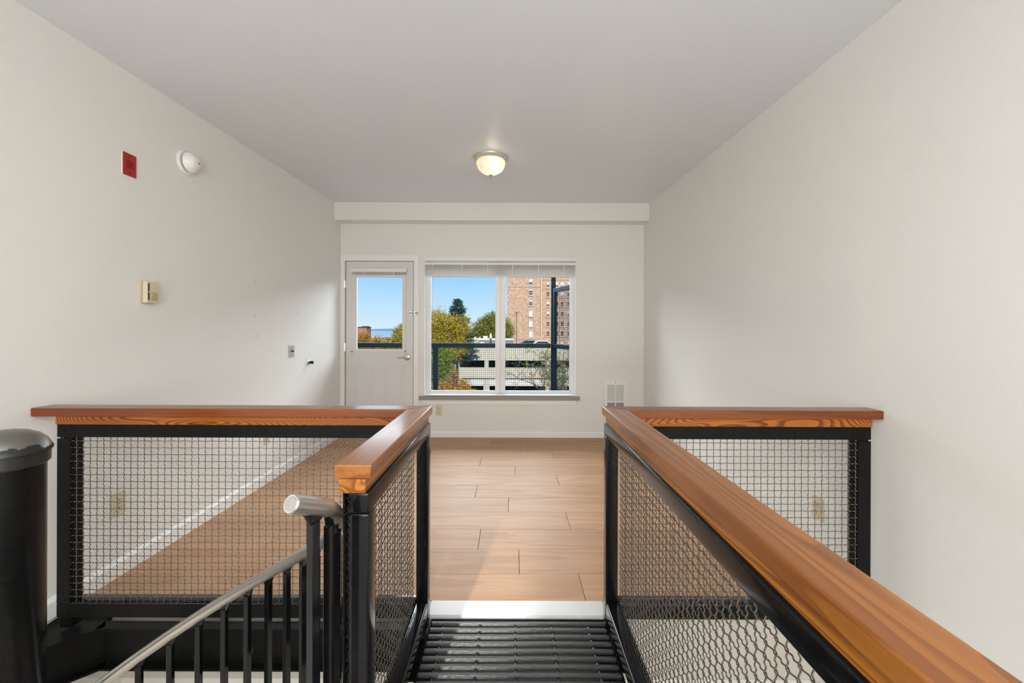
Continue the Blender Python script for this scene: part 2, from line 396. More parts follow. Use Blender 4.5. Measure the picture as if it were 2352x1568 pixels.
def blind(name, px0, px1, ytop, yrail, ystack, ybot, Yf, dpt, nsl, label, cords, wand=None):
    x0, zt = P(px0, ytop, Yf); x1, zr = P(px1, yrail, Yf); _, zs = P(px0, ystack, Yf); _, zb = P(px0, ybot, Yf)
    t = thing(name, ((x0 + x1) / 2, Yf + dpt / 2, zt), label, 'blind')
    MB().box(x0, x1, Yf, Yf + dpt, zr, zt).build('headrail', M_white, t, bevel=.002)
    m_ = MB(); n = nsl
    for i in range(n):
        z = zr - (zr - zs) * (i + .5) / n
        h_ = (zr - zs) / n * .36
        j = random.uniform(-.001, .001)
        m_.prism([(Yf + .003 + j, z - h_), (Yf + dpt / 2 + j, z), (Yf + dpt - .003 + j, z - h_), (Yf + dpt - .003 + j, z + h_ * .2), (Yf + dpt / 2 + j, z + h_), (Yf + .003 + j, z + h_ * .2)], x0 + .006, x1 - .006, 'x')
    o = m_.build('slat', M_slat, t); o['kind'] = 'stuff'
    MB().box(x0 + .006, x1 - .006, Yf, Yf + dpt - .002, zb, zs - .0008).build('bottom_rail', M_white, t, bevel=.002)
    for cx in cords:
        x, _ = P(cx, 620, Yf)
        MB().box(x - .0035, x + .0035, Yf - .0015, Yf - .0005, zb + .002, zr).build('ladder_tape', M_white, t)
    if wand:
        x, z0 = P(wand[0], wand[1], Yf)
        MB().tube([(x, Yf - .008, zt - .01), (x, Yf - .008, z0)], .0028, 8).build('tilt_wand', M_white, t)
    return t
random.seed(5)
blind('window_blind', 806, 933, 616, 624.5, 631.5, 634.5, ly0 - .044, .028, 5, 'narrow white mini blind raised to the top of the balcony door pane', (837, 905))

# ------------------------------------------------------------------ window
wn = thing('window_1', ((WX0 + WX1) / 2, YB + .08, WZ0), 'white two-pane sliding window in the far wall', None, kind='structure')
YW = YB + .075
fx0, fx1, fz0, fz1 = WX0 + .018, WX1 - .018, WZ0 + .012, WZ1 - .01
def RW(a, b, c, d): return R(a, b, c, d, YW)
l0, l1, p0, p1 = RW(988, 634, 1138.3, 899.5); r0, r1, _, _ = RW(1160, 634, 1310, 899.5)
mb = MB(); rects_wall(mb, WX0, WX1, WZ0, WZ1, YW, YW + .06, [(l0, l1, p0, WZ1 - .06), (r0, r1, p0, WZ1 - .06)])
mb.build('window_frame', M_vinyl, wn)
mb = MB().box(l1 - .004, l1 + .052, YW - .010, YW, p0 - .02, WZ1 - .01).box(l1 + .056, r0 + .004, YW - .005, YW, p0 - .02, WZ1 - .01)
mb.build('meeting_stile', M_vinyl, wn, bevel=.0015)
mb = MB()
for (a, b) in ((l0, l1), (r0, r1)):
    s = .010
    mb.box(a, a + s * .6, YW + .012, YW + .05, p0, WZ1 - .06).box(b - s * .6, b, YW + .012, YW + .05, p0, WZ1 - .06).box(a, b, YW + .012, YW + .05, p0 - .001, p0 + s)
mb.build('glazing_bead', M_vinyl, wn)
for (a, b) in ((l0, l1), (r0, r1)):
    MB().box(a, b, YW + .028, YW + .034, p0, WZ1 - .06).build('window_pane', M_glass, wn)
# plaster reveal lining
mb = MB(); mb.box(WX0, WX0 + .006, YB - .002, YW, WZ0, WZ1).box(WX1 - .006, WX1, YB - .002, YW, WZ0, WZ1).box(WX0 + .006, WX1 - .006, YB - .002, YW, WZ1 - .006, WZ1)
mb.build('window_reveal', M_trim, wn)
# top and side casing, sill, apron
ax0, az1 = bx(975, 590.5); ax1, _ = bx(1322, 590.5)
MB().box(ax0, ax1, YB - .012, YB, WZ1, az1).build('head_casing', M_trim, wn, bevel=.002)
s0, sz1 = bx(963.5, 909); s1, sz0 = bx(1331, 918.6)
MB().box(s0, s1, YB - .032, YB + .004, sz0, sz1).box(WX0 + .006, WX1 - .006, YB + .004, YW, WZ0 - .02, WZ0 + .003).build('window_sill', M_sill, wn)
MB().box(WX0 + .006, WX1 - .006, YB - .03, YW, WZ0 + .003, WZ0 + .007).build('sill_cover', M_white, wn)
a0, aa1 = bx(971, 918.6); a1, aa0 = bx(1323, 929)
MB().box(a0, a1, YB - .012, YB, aa0, sz0).build('apron', M_trim, wn, bevel=.002)
blind('window_blind', 974.5, 1322.5, 602.5, 609, 631.5, 634.5, YB - .03, .055, 12, 'wide white mini blind raised to the top of the two-pane window', (1062, 1120, 1178, 1237, 1296), (995, 707))

# ------------------------------------------------------------------ wall fittings
def left_y(px, X=XL): return -X * F / (1174 - px)
def outlet(loc, facing, label, group=None, duplex=True, m1=M_beige):
    """facing: outward normal as angle about z. local x=out, y=across, z=up"""
    t = thing('wall_outlet', loc, label, 'outlet', group)
    t.rotation_euler = (0, 0, facing)
    def part(mb, name, m, bev=0, par=None):
        o = mb.build(name, m, None, bevel=bev); o.parent = par or t; return o
    p = part(MB().box(0, .006, -.035, .035, -.057, .057), 'cover_plate', m1, .0025)
    for s in (-1, 1):
        rc = part(MB().lathe([(.0165, 0), (.0165, .0085), (.0155, .0095), (.001, .0095)], (0, 0, s * .0195), 'x', 20), 'receptacle', m1)
        part(MB().box(.0093, .0100, -.0075, -.0050, s * .0195 - .001, s * .0195 + .008).box(.0093, .0100, .0050, .0075, s * .0195 - .001, s * .0195 + .007)
             .lathe([(.0028, .0092), (.0028, .0100)], (0, 0, s * .0195 - .008), 'x', 10), 'socket_slot', M_dark, 0, rc)
    part(MB().lathe([(.003, .0055), (.003, .0072), (.001, .0075)], (0, 0, 0), 'x', 10), 'screw', M_chrome)
    return t
Y = left_y(273); _, z = P(273, 1156, Y); outlet((XL, Y, z), 0, 'almond duplex outlet low on the left wall seen through the nearer mesh')
Y = left_y(613); _, z = P(613, 1003, Y); outlet((XL, Y, z), 0, 'small almond outlet far along the left wall, just below the left railing top bar')
x, z = bx(1008, 942); outlet((x, YB, z), -PI / 2, 'almond outlet on the far wall under the window sill')
Y = 1.53 * F / (1881 - 1174); _, z = P(1881, 1166, Y); outlet((XR, Y, z), PI, 'almond outlet on the right wall seen through the right short mesh panel')

# thermostat
ya, yb = left_y(322), left_y(322) + .072; _, zt = P(340, 646, ya + .03); zb = zt - .118
t = thing('thermostat', (XL, (ya + yb) / 2, (zt + zb) / 2), 'almond wall thermostat with a round dial on the left wall', 'thermostat')
MB().prism([(ya, zb), (yb, zb), (yb, zt), (ya, zt)], XL, XL + .008, 'x').build('back_plate', M_beiged, t)
mb = MB(); mb.box(XL + .008, XL + .034, ya + .001, yb - .001, zb + .001, zt - .001); mb.build('housing', M_beige, t, bevel=.004)
MB().lathe([(.022, 0), (.022, .006), (.018, .010), (.001, .011)], (XL + .034, yb - .032, zb + .037), 'x', 32).build('dial', mat('brass_dial', (.50, .38, .17), .3, metal=.3), t, smooth='auto')
MB().box(XL + .0335, XL + .0350, ya + .008, ya + .015, zt - .055, zt - .012).build('vent_slot', M_dark, t)
MB().box(XL + .0335, XL + .0350, ya + .008, ya + .015, zb + .016, zb + .058).build('vent_slot', M_dark, t)
# red alarm plate
ya, yb = left_y(279), left_y(309); ym = (ya + yb) / 2; _, zc = P(294, 379, ym)
t = thing('alarm_plate', (XL, ym, zc), 'red fire alarm cover plate high on the left wall', 'alarm plate')
MB().box(XL, XL + .003, ya - .002, yb + .002, zc - .060, zc + .060).build('backing', M_white, t)
MB().box(XL + .003, XL + .007, ya, yb, zc - .057, zc + .057).build('cover_plate', M_red, t, bevel=.001)
g_ = MB()
for i in range(7): g_.box(XL + .0068, XL + .0082, ym - .017 + .0052 * i, ym - .0145 + .0052 * i, zc - .020, zc + .020)
g_.build('grille', M_redd, t)
MB().lathe([(.005, .0068), (.005, .0085), (.001, .009)], (XL, ym, zc), 'x', 14).build('indicator', M_redd, t)
for s in (-1, 1): MB().lathe([(.0035, .0065), (.0035, .0082), (.001, .009)], (XL, ym, zc + s * .042), 'x', 12).build('screw', M_dark, t)
# smoke detector
yc = left_y(427); _, zc = P(427, 374, yc)
t = thing('smoke_detector', (XL, yc, zc), 'round white smoke detector high on the left wall', 'detector')
MB().lathe([(.073, 0), (.073, .010), (.068, .014), (.02, .014)], (XL, yc, zc), 'x', 40).build('base', M_white, t, smooth='auto')
MB().lathe([(.056, .014), (.056, .020), (.052, .023), (.05, .023)], (XL, yc, zc), 'x', 40).build('vent_gap', mat('vent_grey', (.25, .24, .22), .6), t)
MB().lathe([(.060, .023), (.058, .034), (.048, .052), (.034, .064), (.028, .068), (.024, .069), (.001, .069)], (XL, yc, zc), 'x', 40).build('cover', M_white, t, smooth='auto')
m_ = MB().lathe([(.020, .069), (.018, .071), (.001, .071)], (XL, yc, zc), 'x', 24); m_.build('test_button', M_white, t, smooth='auto')
MB().box(XL + .071, XL + .0722, yc + .004, yc + .013, zc - .006, zc + .004).build('sensor_grille', mat('vent_grey_dark', (.2, .2, .19), .6), t)
# steel cable plate
ya, yb = left_y(663), left_y(675); ym = (ya + yb) / 2; _, zc = P(669, 806, ym)
t = thing('cable_plate', (XL, ym, zc), 'narrow brushed metal wall plate with a cable jack on the left wall beside the door', 'wall plate')
MB().box(XL, XL + .006, ya, yb, zc - .054, zc + .054).build('cover_plate', mat('aged_steel', (.5, .46, .40), .4, metal=.7), t, bevel=.001)
MB().lathe([(.007, .006), (.007, .016), (.004, .017), (.004, .026), (.001, .026)], (XL, ym, zc), 'x', 12).build('jack', M_dark, t)
for s in (-1, 1): MB().lathe([(.0035, .0055), (.003, .0078), (.001, .008)], (XL, ym, zc + s * .03), 'x', 10).build('screw', M_dark, t)
# wall door stop
yc = left_y(709); _, zc = P(709, 832, yc)
t = thing('door_stop', (XL, yc, zc), 'small chrome and black round bumper on the left wall near the door', 'door stop')
MB().lathe([(.026, 0), (.026, .004), (.018, .009), (.012, .010)], (XL, yc, zc), 'x', 24).build('flange', M_chrome, t, smooth='auto')
MB().lathe([(.012, .010), (.012, .03), (.015, .03), (.015, .042), (.010, .046), (.001, .046)], (XL, yc, zc), 'x', 20).build('bumper', M_dark, t, smooth='auto')

# wall heater
x0, z1 = bx(1387.4, 873); x1, _ = bx(1438.6, 873); z0 = z1 - .46
t = thing('wall_heater', ((x0 + x1) / 2, YB, z0), 'white recessed electric wall heater grille right of the window', 'heater')
def HX(px): return bx(px, 900)[0]
def HZ(py): return bx(1413, py)[1]
gs = [(HX(1394), HX(1411.8)), (HX(1414), HX(1432))]
zs = [(HZ(919.8), HZ(882.7)), (HZ(955), HZ(923.5))]
mb = MB(); rects_wall(mb, x0, x1, z0, z1, YB - .018, YB, [(a, b, c, d) for a, b in gs for c, d in zs])
mb.build('front_frame', M_white, t)
for (a, b) in gs:
    MB().box(a, b, YB - .003, YB - .001, zs[1][0], zs[0][1]).build('grille_back', M_dark if 0 else mat('grille_back', (.10, .10, .09), .7), t)
    for (c, d), k in zip(zs, (0, 1)):
        n = 18 if k == 0 else 12; m_ = MB()
        for i in range(n):
            zz = c + (d - c) * (i + .5) / n; hh = (d - c) / n * (.36 if k == 0 else .16)
            m_.box(a, b, YB - .014, YB - .006, zz - hh, zz + hh)
        o = m_.build('grille_louver', M_white, t); o['kind'] = 'stuff'
m_ = MB().lathe([(.005, -.018), (.005, -.021), (.001, -.021)], ((x0 + x1) / 2, YB, HZ(877.3)), 'y', 12); m_.build('knob', M_dark, t)

# ceiling lamp
lx, ly = -.165, 3.147; lz = ceil_z(ly)
t = thing('ceiling_lamp', (lx, ly, lz), 'ribbed glass bowl ceiling lamp with a brushed rim', 'lamp')
sl = .0398
MB().lathe([(.137, 0.004), (.138, -.006), (.132, -.020), (.120, -.030), (.112, -.034), (.10, -.034)], (lx, ly, lz), 'z', 48).build('rim', mat('lamp_rim', (.55, .53, .47), .3, metal=.35), t, smooth='auto')
gm = bpy.data.materials.new('ribbed_glass'); gm.use_nodes = True; n = gm.node_tree; n.nodes.clear()
o_ = n.nodes.new('ShaderNodeOutputMaterial'); m1 = n.nodes.new('ShaderNodeMixShader'); m2 = n.nodes.new('ShaderNodeMixShader'); m1.inputs[0].default_value = .5
trn = n.nodes.new('ShaderNodeBsdfTranslucent'); trn.inputs[0].default_value = (.95, .92, .84, 1); tp = n.nodes.new('ShaderNodeBsdfTransparent')
gl = n.nodes.new('ShaderNodeBsdfGlossy'); gl.inputs[1].default_value = .12; lw = n.nodes.new('ShaderNodeFresnel'); lw.inputs[0].default_value = 1.5
n.links.new(trn.outputs[0], m1.inputs[1]); n.links.new(tp.outputs[0], m1.inputs[2]); n.links.new(lw.outputs[0], m2.inputs[0])
n.links.new(m1.outputs[0], m2.inputs[1]); n.links.new(gl.outputs[0], m2.inputs[2]); n.links.new(m2.outputs[0], o_.inputs[0])
prof = [(.112, -.032), (.113, -.050), (.108, -.072), (.096, -.094), (.076, -.112), (.050, -.126), (.024, -.134), (.012, -.137)]
MB().lathe(prof, (lx, ly, lz), 'z', 80, flute=-.055).build('glass_bowl', gm, t)
MB().lathe([(.012, -.134), (.016, -.140), (.008, -.146), (.008, -.155), (.003, -.162), (.001, -.162)], (lx, ly, lz), 'z', 20).build('finial', mat('finial', (.5, .47, .4), .3, metal=.6), t, smooth='auto')
bm_ = mat('bulb_glow', (1, .9, .7), .5, emit=((1, .86, .66), 7))
MB().lathe([(.004, -.045), (.018, -.050), (.028, -.068), (.026, -.085), (.012, -.098), (.001, -.1)], (lx + .035, ly, lz), 'z', 16).build('bulb', bm_, t, smooth=True)
light('POINT', 'lamp_light', (lx + .02, ly, lz - .075), 1.5, (1, .84, .64), shadow_soft_size=.03)

# ------------------------------------------------------------------ guard railings
def wire_mesh(O, U, V, N, nu, nv, pitch, r, amp, spc, sides, name, parent, m):
    """woven mesh; nu wires along V, nv wires along U, starting half a pitch in"""
    O, U, V, N = map(lambda a: np.array(a, float), (O, U, V, N)); VV = []; FF = []; base = 0
    def wires(D, E, n, length, sgn):
        nonlocal base
        cells = int(round(length / pitch)); ns = max(2, cells * spc + 1)
        s = np.linspace(0, length / pitch, ns)
        ang = 2 * np.pi * np.arange(sides) / sides + np.pi / sides
        for i in range(n):
            off = sgn * amp * np.cos(3 * np.pi * (s - .5)) * (-1) ** i if spc > 1 else np.full(ns, sgn * amp * .5)
            c = O + D * (s[:, None] * pitch) + E * ((i + .5) * pitch) + N * off[:, None]
            ring = (np.cos(ang)[:, None] * E + np.sin(ang)[:, None] * N) * r
            v = (c[:, None, :] + ring[None]).reshape(-1, 3); VV.append(v)
            a = np.arange(ns - 1)[:, None] * sides; k = np.arange(sides)[None]; k2 = (k + 1) % sides
            f = np.stack([a + k, a + k2, a + sides + k2, a + sides + k], -1).reshape(-1, 4) + base
            FF.append(f); base += len(v)
    wires(V, U, nu, nv * pitch, 1); wires(U, V, nv, nu * pitch, -1)
    v = np.concatenate(VV); f = np.concatenate(FF)
    me = bpy.data.meshes.new(name); me.vertices.add(len(v)); me.vertices.foreach_set('co', v.ravel())
    me.loops.add(f.size); me.loops.foreach_set('vertex_index', f.ravel().astype(np.int32))
    me.polygons.add(len(f)); me.polygons.foreach_set('loop_start', np.arange(0, f.size, 4, dtype=np.int32))
    me.update(calc_edges=True); me.polygons.foreach_set('use_smooth', np.ones(len(f), bool))
    me.materials.append(m); o = bpy.data.objects.new(name, me); C.objects.link(o)
    o.parent = parent; o.matrix_parent_inverse = Matrix.Translation(-parent.location); o['kind'] = 'stuff'
    return o

Z0, ZT, ZS, ZC, ZTOP = .045, .793, .844, .878, .913      # bottom of frame, underside of top bar, frame top, cap underside, cap top
ZB = .106
PITCH = .0281
def railing(s, inner, y_end, x_wall, x_end, label):
    """s = -1 left, +1 right. inner = walkway side |X| of the steel tube; long rail from y_end to the corner; short rail to the wall"""
    t = thing('guard_railing', (s * (inner + .045), 1.68, 0), label, 'railing', None)
    X = lambda a: s * a
    def bxx(mb, a, b, y0, y1, z0, z1): lo, hi = sorted((s * a, s * b)); return mb.box(lo, hi, y0, y1, z0, z1)
    co_, ci = inner + .084, inner - .006          # cap outer / inner edge
    so, si = inner + .073, inner + .0085           # sub rail
    cy0, cy1 = 1.632, 1.716
    sy0, sy1 = 1.643, 1.706
    # caps, mitred at the corner
    MB().prism([(X(ci), y_end), (X(co_), y_end), (X(co_), cy0), (X(ci), cy1)], ZC, ZTOP, 'z').build('handrail_cap', M_cap_y, t, bevel=.0035)
    MB().prism([(X(ci), cy1), (X(co_), cy0), (x_wall, cy0), (x_wall, cy1)], ZC, ZTOP, 'z').build('handrail_cap', M_cap_x, t, bevel=.0035)
    MB().prism([(X(si), y_end + .0), (X(so), y_end + .0), (X(so), sy0), (X(si), sy1)], ZS, ZC, 'z').build('sub_rail', M_sub_y, t, bevel=.001)
    MB().prism([(X(si), sy1), (X(so), sy0), (x_end, sy0), (x_end, sy1)], ZS, ZC, 'z').build('sub_rail', M_sub_x, t, bevel=.001)
    # steel tubes: long side
    tw = .050
    ty0, ty1 = 1.658, 1.708
    bv = .006
    bxx(MB(), inner, inner + tw, y_end + .003, ty1, ZT, ZS).build('top_tube', M_black, t, seg=4, smooth="auto", bevel=.006)
    bxx(MB(), inner, inner + tw, y_end + .003 + .05, ty0, Z0, ZB).build('bottom_tube', M_black, t, seg=4, smooth="auto", bevel=bv)
    bxx(MB(), inner, inner + tw, ty0, ty1, -.0085, ZT).build('post', M_black, t, seg=4, smooth="auto", bevel=bv)
    bxx(MB(), inner, inner + tw, y_end + .003, y_end + .053, -.35 if s < 0 else -.0085, ZT).build('post', M_black, t, seg=4, smooth="auto", bevel=bv)
    # short side
    a, b = sorted((X(inner + tw), x_end - s * .0))
    MB().box(a, b, ty0, ty1, ZT, ZS).build('top_tube', M_blackm, t, seg=4, smooth="auto", bevel=bv)
    a2, b2 = sorted((X(inner + tw), x_end - s * .05))
    MB().box(a2, b2, ty0, ty1, Z0, ZB).build('bottom_tube', M_black, t, seg=4, smooth="auto", bevel=bv)
    a3, b3 = sorted((x_end, x_end - s * .05))
    MB().box(a3, b3, ty0, ty1, -.0085, ZT).build('post', M_blackm, t, seg=4, smooth="auto", bevel=bv)
    # mesh clamped under flat bars on the outer faces
    mx_, fx = inner + tw + .005, inner + tw + .009
    fy = 1.649
    nv = int((ZS - .01 - Z0) / PITCH)
    nu = int((ty0 - y_end - .004) / PITCH)
    wire_mesh((X(mx_), y_end + .004, Z0 + .012), (0, 1, 0), (0, 0, 1), (s, 0, 0), nu, nv, PITCH, .00155, .0018, 9, 5, 'wire_mesh', t, M_wire)
    xs0, xs1 = sorted((X(fx), x_end)); nu = int((xs1 - xs0 - .012) / PITCH)
    wire_mesh((xs0 + .006, 1.6545, Z0 + .012), (1, 0, 0), (0, 0, 1), (0, -1, 0), nu, nv, PITCH, .00155, .0018, 9, 5, 'wire_mesh', t, M_wire)
    # flats, long side
    e = .0008
    bxx(MB(), fx, fx + .005, y_end + .003, fy, ZT - .002, ZS - .0005).build('flat_bar', M_blackm, t, bevel=e)
    bxx(MB(), fx, fx + .005, y_end + .003, fy, Z0, Z0 + .05).build('flat_bar', M_blackm, t, bevel=e)
    bxx(MB(), fx, fx + .005, y_end + .003, y_end + .045, Z0 + .052, ZT - .006).build('flat_bar', M_blackm, t, bevel=e)
    # flats, short side (face the camera)
    lo, hi = xs0, xs1
    MB().box(lo, hi, fy, fy + .004, ZT - .003, ZS - .0005).build('flat_bar', M_blackm, t, bevel=e)
    MB().box(lo, hi, fy, fy + .004, Z0 - .001, Z0 + .054).build('flat_bar', M_blackm, t, bevel=e)
    v0, v1 = sorted((x_end, x_end - s * .052))
    MB().box(v0, v1, fy, fy + .004, Z0 + .056, ZT - .009).build('flat_bar', M_blackm, t, bevel=e)
    sm = MB().lathe([(.0055, 0), (.005, -.002), (.002, -.0032), (.0005, -.0032)], (0, 0, 0), 'y', 10).build('screw', M_blackm, None, smooth=True)
    pts = []
    k = abs(x_end) - .028
    while k > abs(X(fx)) + .03:
        pts += [(s * k, ZT + .025)]; pts += [(s * (k - .012), Z0 + .026)]; k -= .279
    for z in (.742, .443, .138): pts.append((x_end - s * .022, z))
    first = True
    for (x, z) in pts:
        o = sm if first else sm.copy()
        if not first: C.objects.link(o)
        first = False
        o.parent = t; o.location = (x - t.location.x, fy - t.location.y, z)
    return t

railing(-1, .343, .963, XL, -1.879, 'L-shaped wood-capped black mesh guard railing left of the walkway, meeting the left wall')
railing(1, .3985, -.35, XR, 1.492, 'long wood-capped black mesh guard railing right of the walkway, meeting the right wall')

# ------------------------------------------------------------------ grating walkway
gx0, gx1 = -.342, .412
t = thing('walkway_grating', (.03, .9, -.01), 'black steel bar grating walkway between the two railings', 'walkway')
ZG = -.010; T = .0145
prof = [(-T / 2 + .0042, 0), (T / 2, 0), (T / 2, -.010), (.0025, -.013), (.0025, -.030), (-.0025, -.030), (-.0025, -.013), (-T / 2, -.010)]
y = 1.709 - T / 2; first = None
while y > -.45:
    if first is None:
        first = MB().prism([(p, q) for p, q in prof], gx0 + .008, gx1 - .008, 'x').build('grating_bar', M_grate, None); o = first
    else:
        o = first.copy(); C.objects.link(o)
    o.parent = t; o.location = (-t.location.x, y - t.location.y, ZG - t.location.z); y -= .0365
mb = MB().box(gx0, gx0 + .006, -.48, 1.722, ZG - .034, ZG + .001).box(gx1 - .006, gx1, -.48, 1.722, ZG - .034, ZG + .001).box(gx0 + .006, gx1 - .006, 1.716, 1.722, ZG - .034, ZG + .001).box(gx0 + .006, gx1 - .006, -.48, -.474, ZG - .034, ZG + .001)
mb.build('grating_frame', M_black, t, bevel=.001)
for x in (-.283, -.127, .022, .176, .330):
    MB().tube([(x, -.47, ZG - .0125), (x, 1.715, ZG - .0125)], .0075, 8, False).build('cross_rod', M_grate, t)

# support channels under the grating, floor-edge beam
def channel(mb, p, q, ztop, h=.178, fl=.045, th=.008):
    """C channel from p to q (xy), web on the far side, flanges toward the camera side"""
    p, q = Vector(p), Vector(q); d = (q - p).normalized(); nrm = Vector((d.y, -d.x))   # points to the right of travel
    def plank(a, b, z0, z1):
        v = [p + nrm * a, q + nrm * a, q + nrm * b, p + nrm * b]; mb.prism([(w_.x, w_.y) for w_ in v], z0, z1, 'z')
    plank(0, th, ztop - h, ztop); plank(th, fl, ztop - th, ztop); plank(th, fl, ztop - h, ztop - h + th)
ba = thing('floor_edge_beam', (-1.05, 1.72, -.2), 'black steel channel beam under the left railing and along the floor edge', 'beam')
mb = MB(); channel(mb, (-1.742, 1.716), (-.36, 1.716), -.019); mb.build('main_channel', M_blackm, ba)
mb = MB(); channel(mb, (XL, 1.505), (-1.742, 1.716), -.019); mb.build('diagonal_channel', M_blackm, ba)
MB().prism([(XL, 1.512), (-1.74, 1.716), (-1.74, 1.738), (XL, 1.738)], -.030, -.0195, 'z').build('gusset_plate', M_blackm, ba)
x, z = P(568.5, 1494, 1.706)
MB().lathe([(.024, 0), (.024, -.0015), (.0005, -.0015)], (x, 1.708, z), 'y', 28).build('bolt_hole', M_dark, ba)
bb = thing('walkway_stringer', (.03, .6, -.2), 'black steel channel carrying the right side of the grating walkway', 'beam')
mb = MB(); mb.box(.340, .405, -.5, 1.722, -.052, -.0445).box(.340, .347, -.5, 1.722, -.2, -.052).box(.340, .405, -.5, 1.722, -.2, -.193)
mb.box(.405, .47, 1.50, 1.722, -.052, -.0445); mb.build('channel', M_black, bb)
bb = thing('walkway_stringer', (-.3, .6, -.2), 'black steel channel carrying the left side of the grating walkway', 'beam')
mb = MB(); mb.box(-.41, -.338, 1.46, 1.655, -.052, -.0445).box(-.41, -.338, 1.03, 1.40, -.052, -.0445).box(-.338, -.29, -.5, 1.722, -.052, -.0445).box(-.297, -.29, -.5, 1.722, -.2, -.052).box(-.338, -.29, -.5, 1.722, -.2, -.193)
mb.build('channel', M_black, bb)

# ------------------------------------------------------------------ pipe column
cxx, cyy = -1.566, 1.235
t = thing('pipe_column', (cxx, cyy, -2.85), 'thick black steel pipe column with a paint-worn domed cap at the left edge', 'column')
cm = mat('column_enamel', (.005, .005, .005), .24, spec=.18, noise=(6, .4), bump=(14, .25, .004))
MB().lathe([(.085, -2.85), (.085, .80), (.085, .841)], (cxx, cyy, 0), 'z', 48).build('shaft', cm, t, smooth='auto')
capm = bpy.data.materials.new('worn_cap_metal'); capm.use_nodes = True; n = capm.node_tree; b = n.nodes['Principled BSDF']; L = n.links.new
g = n.nodes.new('ShaderNodeTexCoord'); nz = n.nodes.new('ShaderNodeTexNoise'); nz.inputs['Scale'].default_value = 22; nz.inputs['Detail'].default_value = 4
sp = n.nodes.new('ShaderNodeSeparateXYZ'); L(g.outputs['Object'], nz.inputs['Vector']); L(g.outputs['Object'], sp.inputs[0])
ma = n.nodes.new('ShaderNodeMath'); ma.operation = 'MULTIPLY_ADD'; ma.inputs[1].default_value = .09; L(nz.outputs[0], ma.inputs[0]); L(sp.outputs['Z'], ma.inputs[2])
gt = n.nodes.new('ShaderNodeMath'); gt.operation = 'GREATER_THAN'; gt.inputs[1].default_value = .868 + .050; L(ma.outputs[0], gt.inputs[0])
r3 = n.nodes.new('ShaderNodeMixRGB'); r3.inputs[1].default_value = (.014, .014, .013, 1); r3.inputs[2].default_value = (.27, .26, .24, 1); L(gt.outputs[0], r3.inputs[0])
L(r3.outputs[0], b.inputs['Base Color']); L(gt.outputs[0], b.inputs['Metallic']); b.inputs['Roughness'].default_value = .36
MB().lathe([(.088, .812), (.0935, .818), (.094, .852), (.0985, .854), (.099, .861), (.095, .868), (.087, .886), (.071, .904), (.048, .917), (.023, .924), (.001, .925)], (cxx, cyy, 0), 'z', 64).build('domed_cap', capm, t, smooth='auto')

# ------------------------------------------------------------------ spiral stair handrail
SCX, SCY, SR, T0, DT, HH0, DH = -1.138, .770, .740, 1.099, .132, .840, .062
def hel(k): return Vector((SCX + SR * math.cos(T0 + DT * k), SCY + SR * math.sin(T0 + DT * k), H - HH0 - DH * k))
t = thing('stair_handrail', (-.9, 1.3, -.5), 'curved brushed steel tube handrail on black bars descending the stair at left', 'handrail')
e0 = Vector((-.438, .797, H - .350)); e1 = hel(-7.2)
hpts = [e0.lerp(e1, i / 3) for i in range(3)] + [hel(-7.2 + .25 * i) for i in range(int((7.2 + 11) / .25))]
MB().tube(hpts, .01905, 28).build('handrail_tube', M_tube, t, smooth='auto')
d = (e1 - e0).normalized()
MB().tube([e0 - d * .0035, e0 - d * .001, e0 + d * .0002], [.0170, .0188, .0188], 28).build('end_cap', M_tube, t, smooth='auto')
MB().tube([e0 - d * .0045, e0 - d * .002], [.0140, .0143], 28).build('end_disc', mat('end_disc', (.36, .35, .335), .5, metal=.6), t)
sq = .0095
def bar(p, tang, name='baluster'):
    a = math.atan2(tang.y, tang.x); u = Vector((math.cos(a), math.sin(a), 0)); v = Vector((-u.y, u.x, 0)); m_ = MB()
    top = p.z - .034; bot = p.z - .93
    if top > .5: bot = -.30
    q = Vector((p.x, p.y, 0)); lean = 0
    c4 = [q + u * (sx_ * sq) + v * (sy_ * sq) for sx_, sy_ in ((1, 1), (-1, 1), (-1, -1), (1, -1))]
    m_.prism([(w_.x, w_.y) for w_ in c4], bot, top, 'z')
    # flared saddle up to the tube
    sl_ = tang.z / max(1e-6, math.hypot(tang.x, tang.y))
    vs = []
    for du, zz in ((sq, top - .004), (-sq, top - .004), (-.026, p.z - .017 - .026 * sl_), (.026, p.z - .017 + .026 * sl_)):
        for dv in (-.0055, .0055): vs.append(q + u * du + v * dv + Vector((0, 0, zz)))
    m_.add(vs, [(0, 2, 3, 1), (2, 4, 5, 3), (4, 6, 7, 5), (6, 0, 1, 7), (0, 6, 4, 2), (1, 3, 5, 7)])
    return m_.build(name, M_black, t, bevel=.0012, seg=1)
p = e0.lerp(e1, .60); bar(p, e1 - e0)
for k in range(-7, 11): bar(hel(k), hel(k + .1) - hel(k))
# helical bottom stringer
m_ = MB(); ks = [-7.6 + .4 * i for i in range(48)]; vs = []; fs = []
for k in ks:
    c = hel(k); rr = Vector((math.cos(T0 + DT * k), math.sin(T0 + DT * k), 0)); zz = c.z - .93
    for a, z in ((-.014, 0), (.014, 0), (.014, -.2), (-.014, -.2)): vs.append(Vector((c.x, c.y, 0)) + rr * a + Vector((0, 0, zz + z)))
for i in range(len(ks) - 1):
    for j in range(4): fs.append((4 * i + j, 4 * i + (j + 1) % 4, 4 * i + 4 + (j + 1) % 4, 4 * i + 4 + j))
fs += [(3, 2, 1, 0), tuple(4 * (len(ks) - 1) + j for j in range(4))]
m_.add(vs, fs); m_.build('stringer', M_blackm, t)
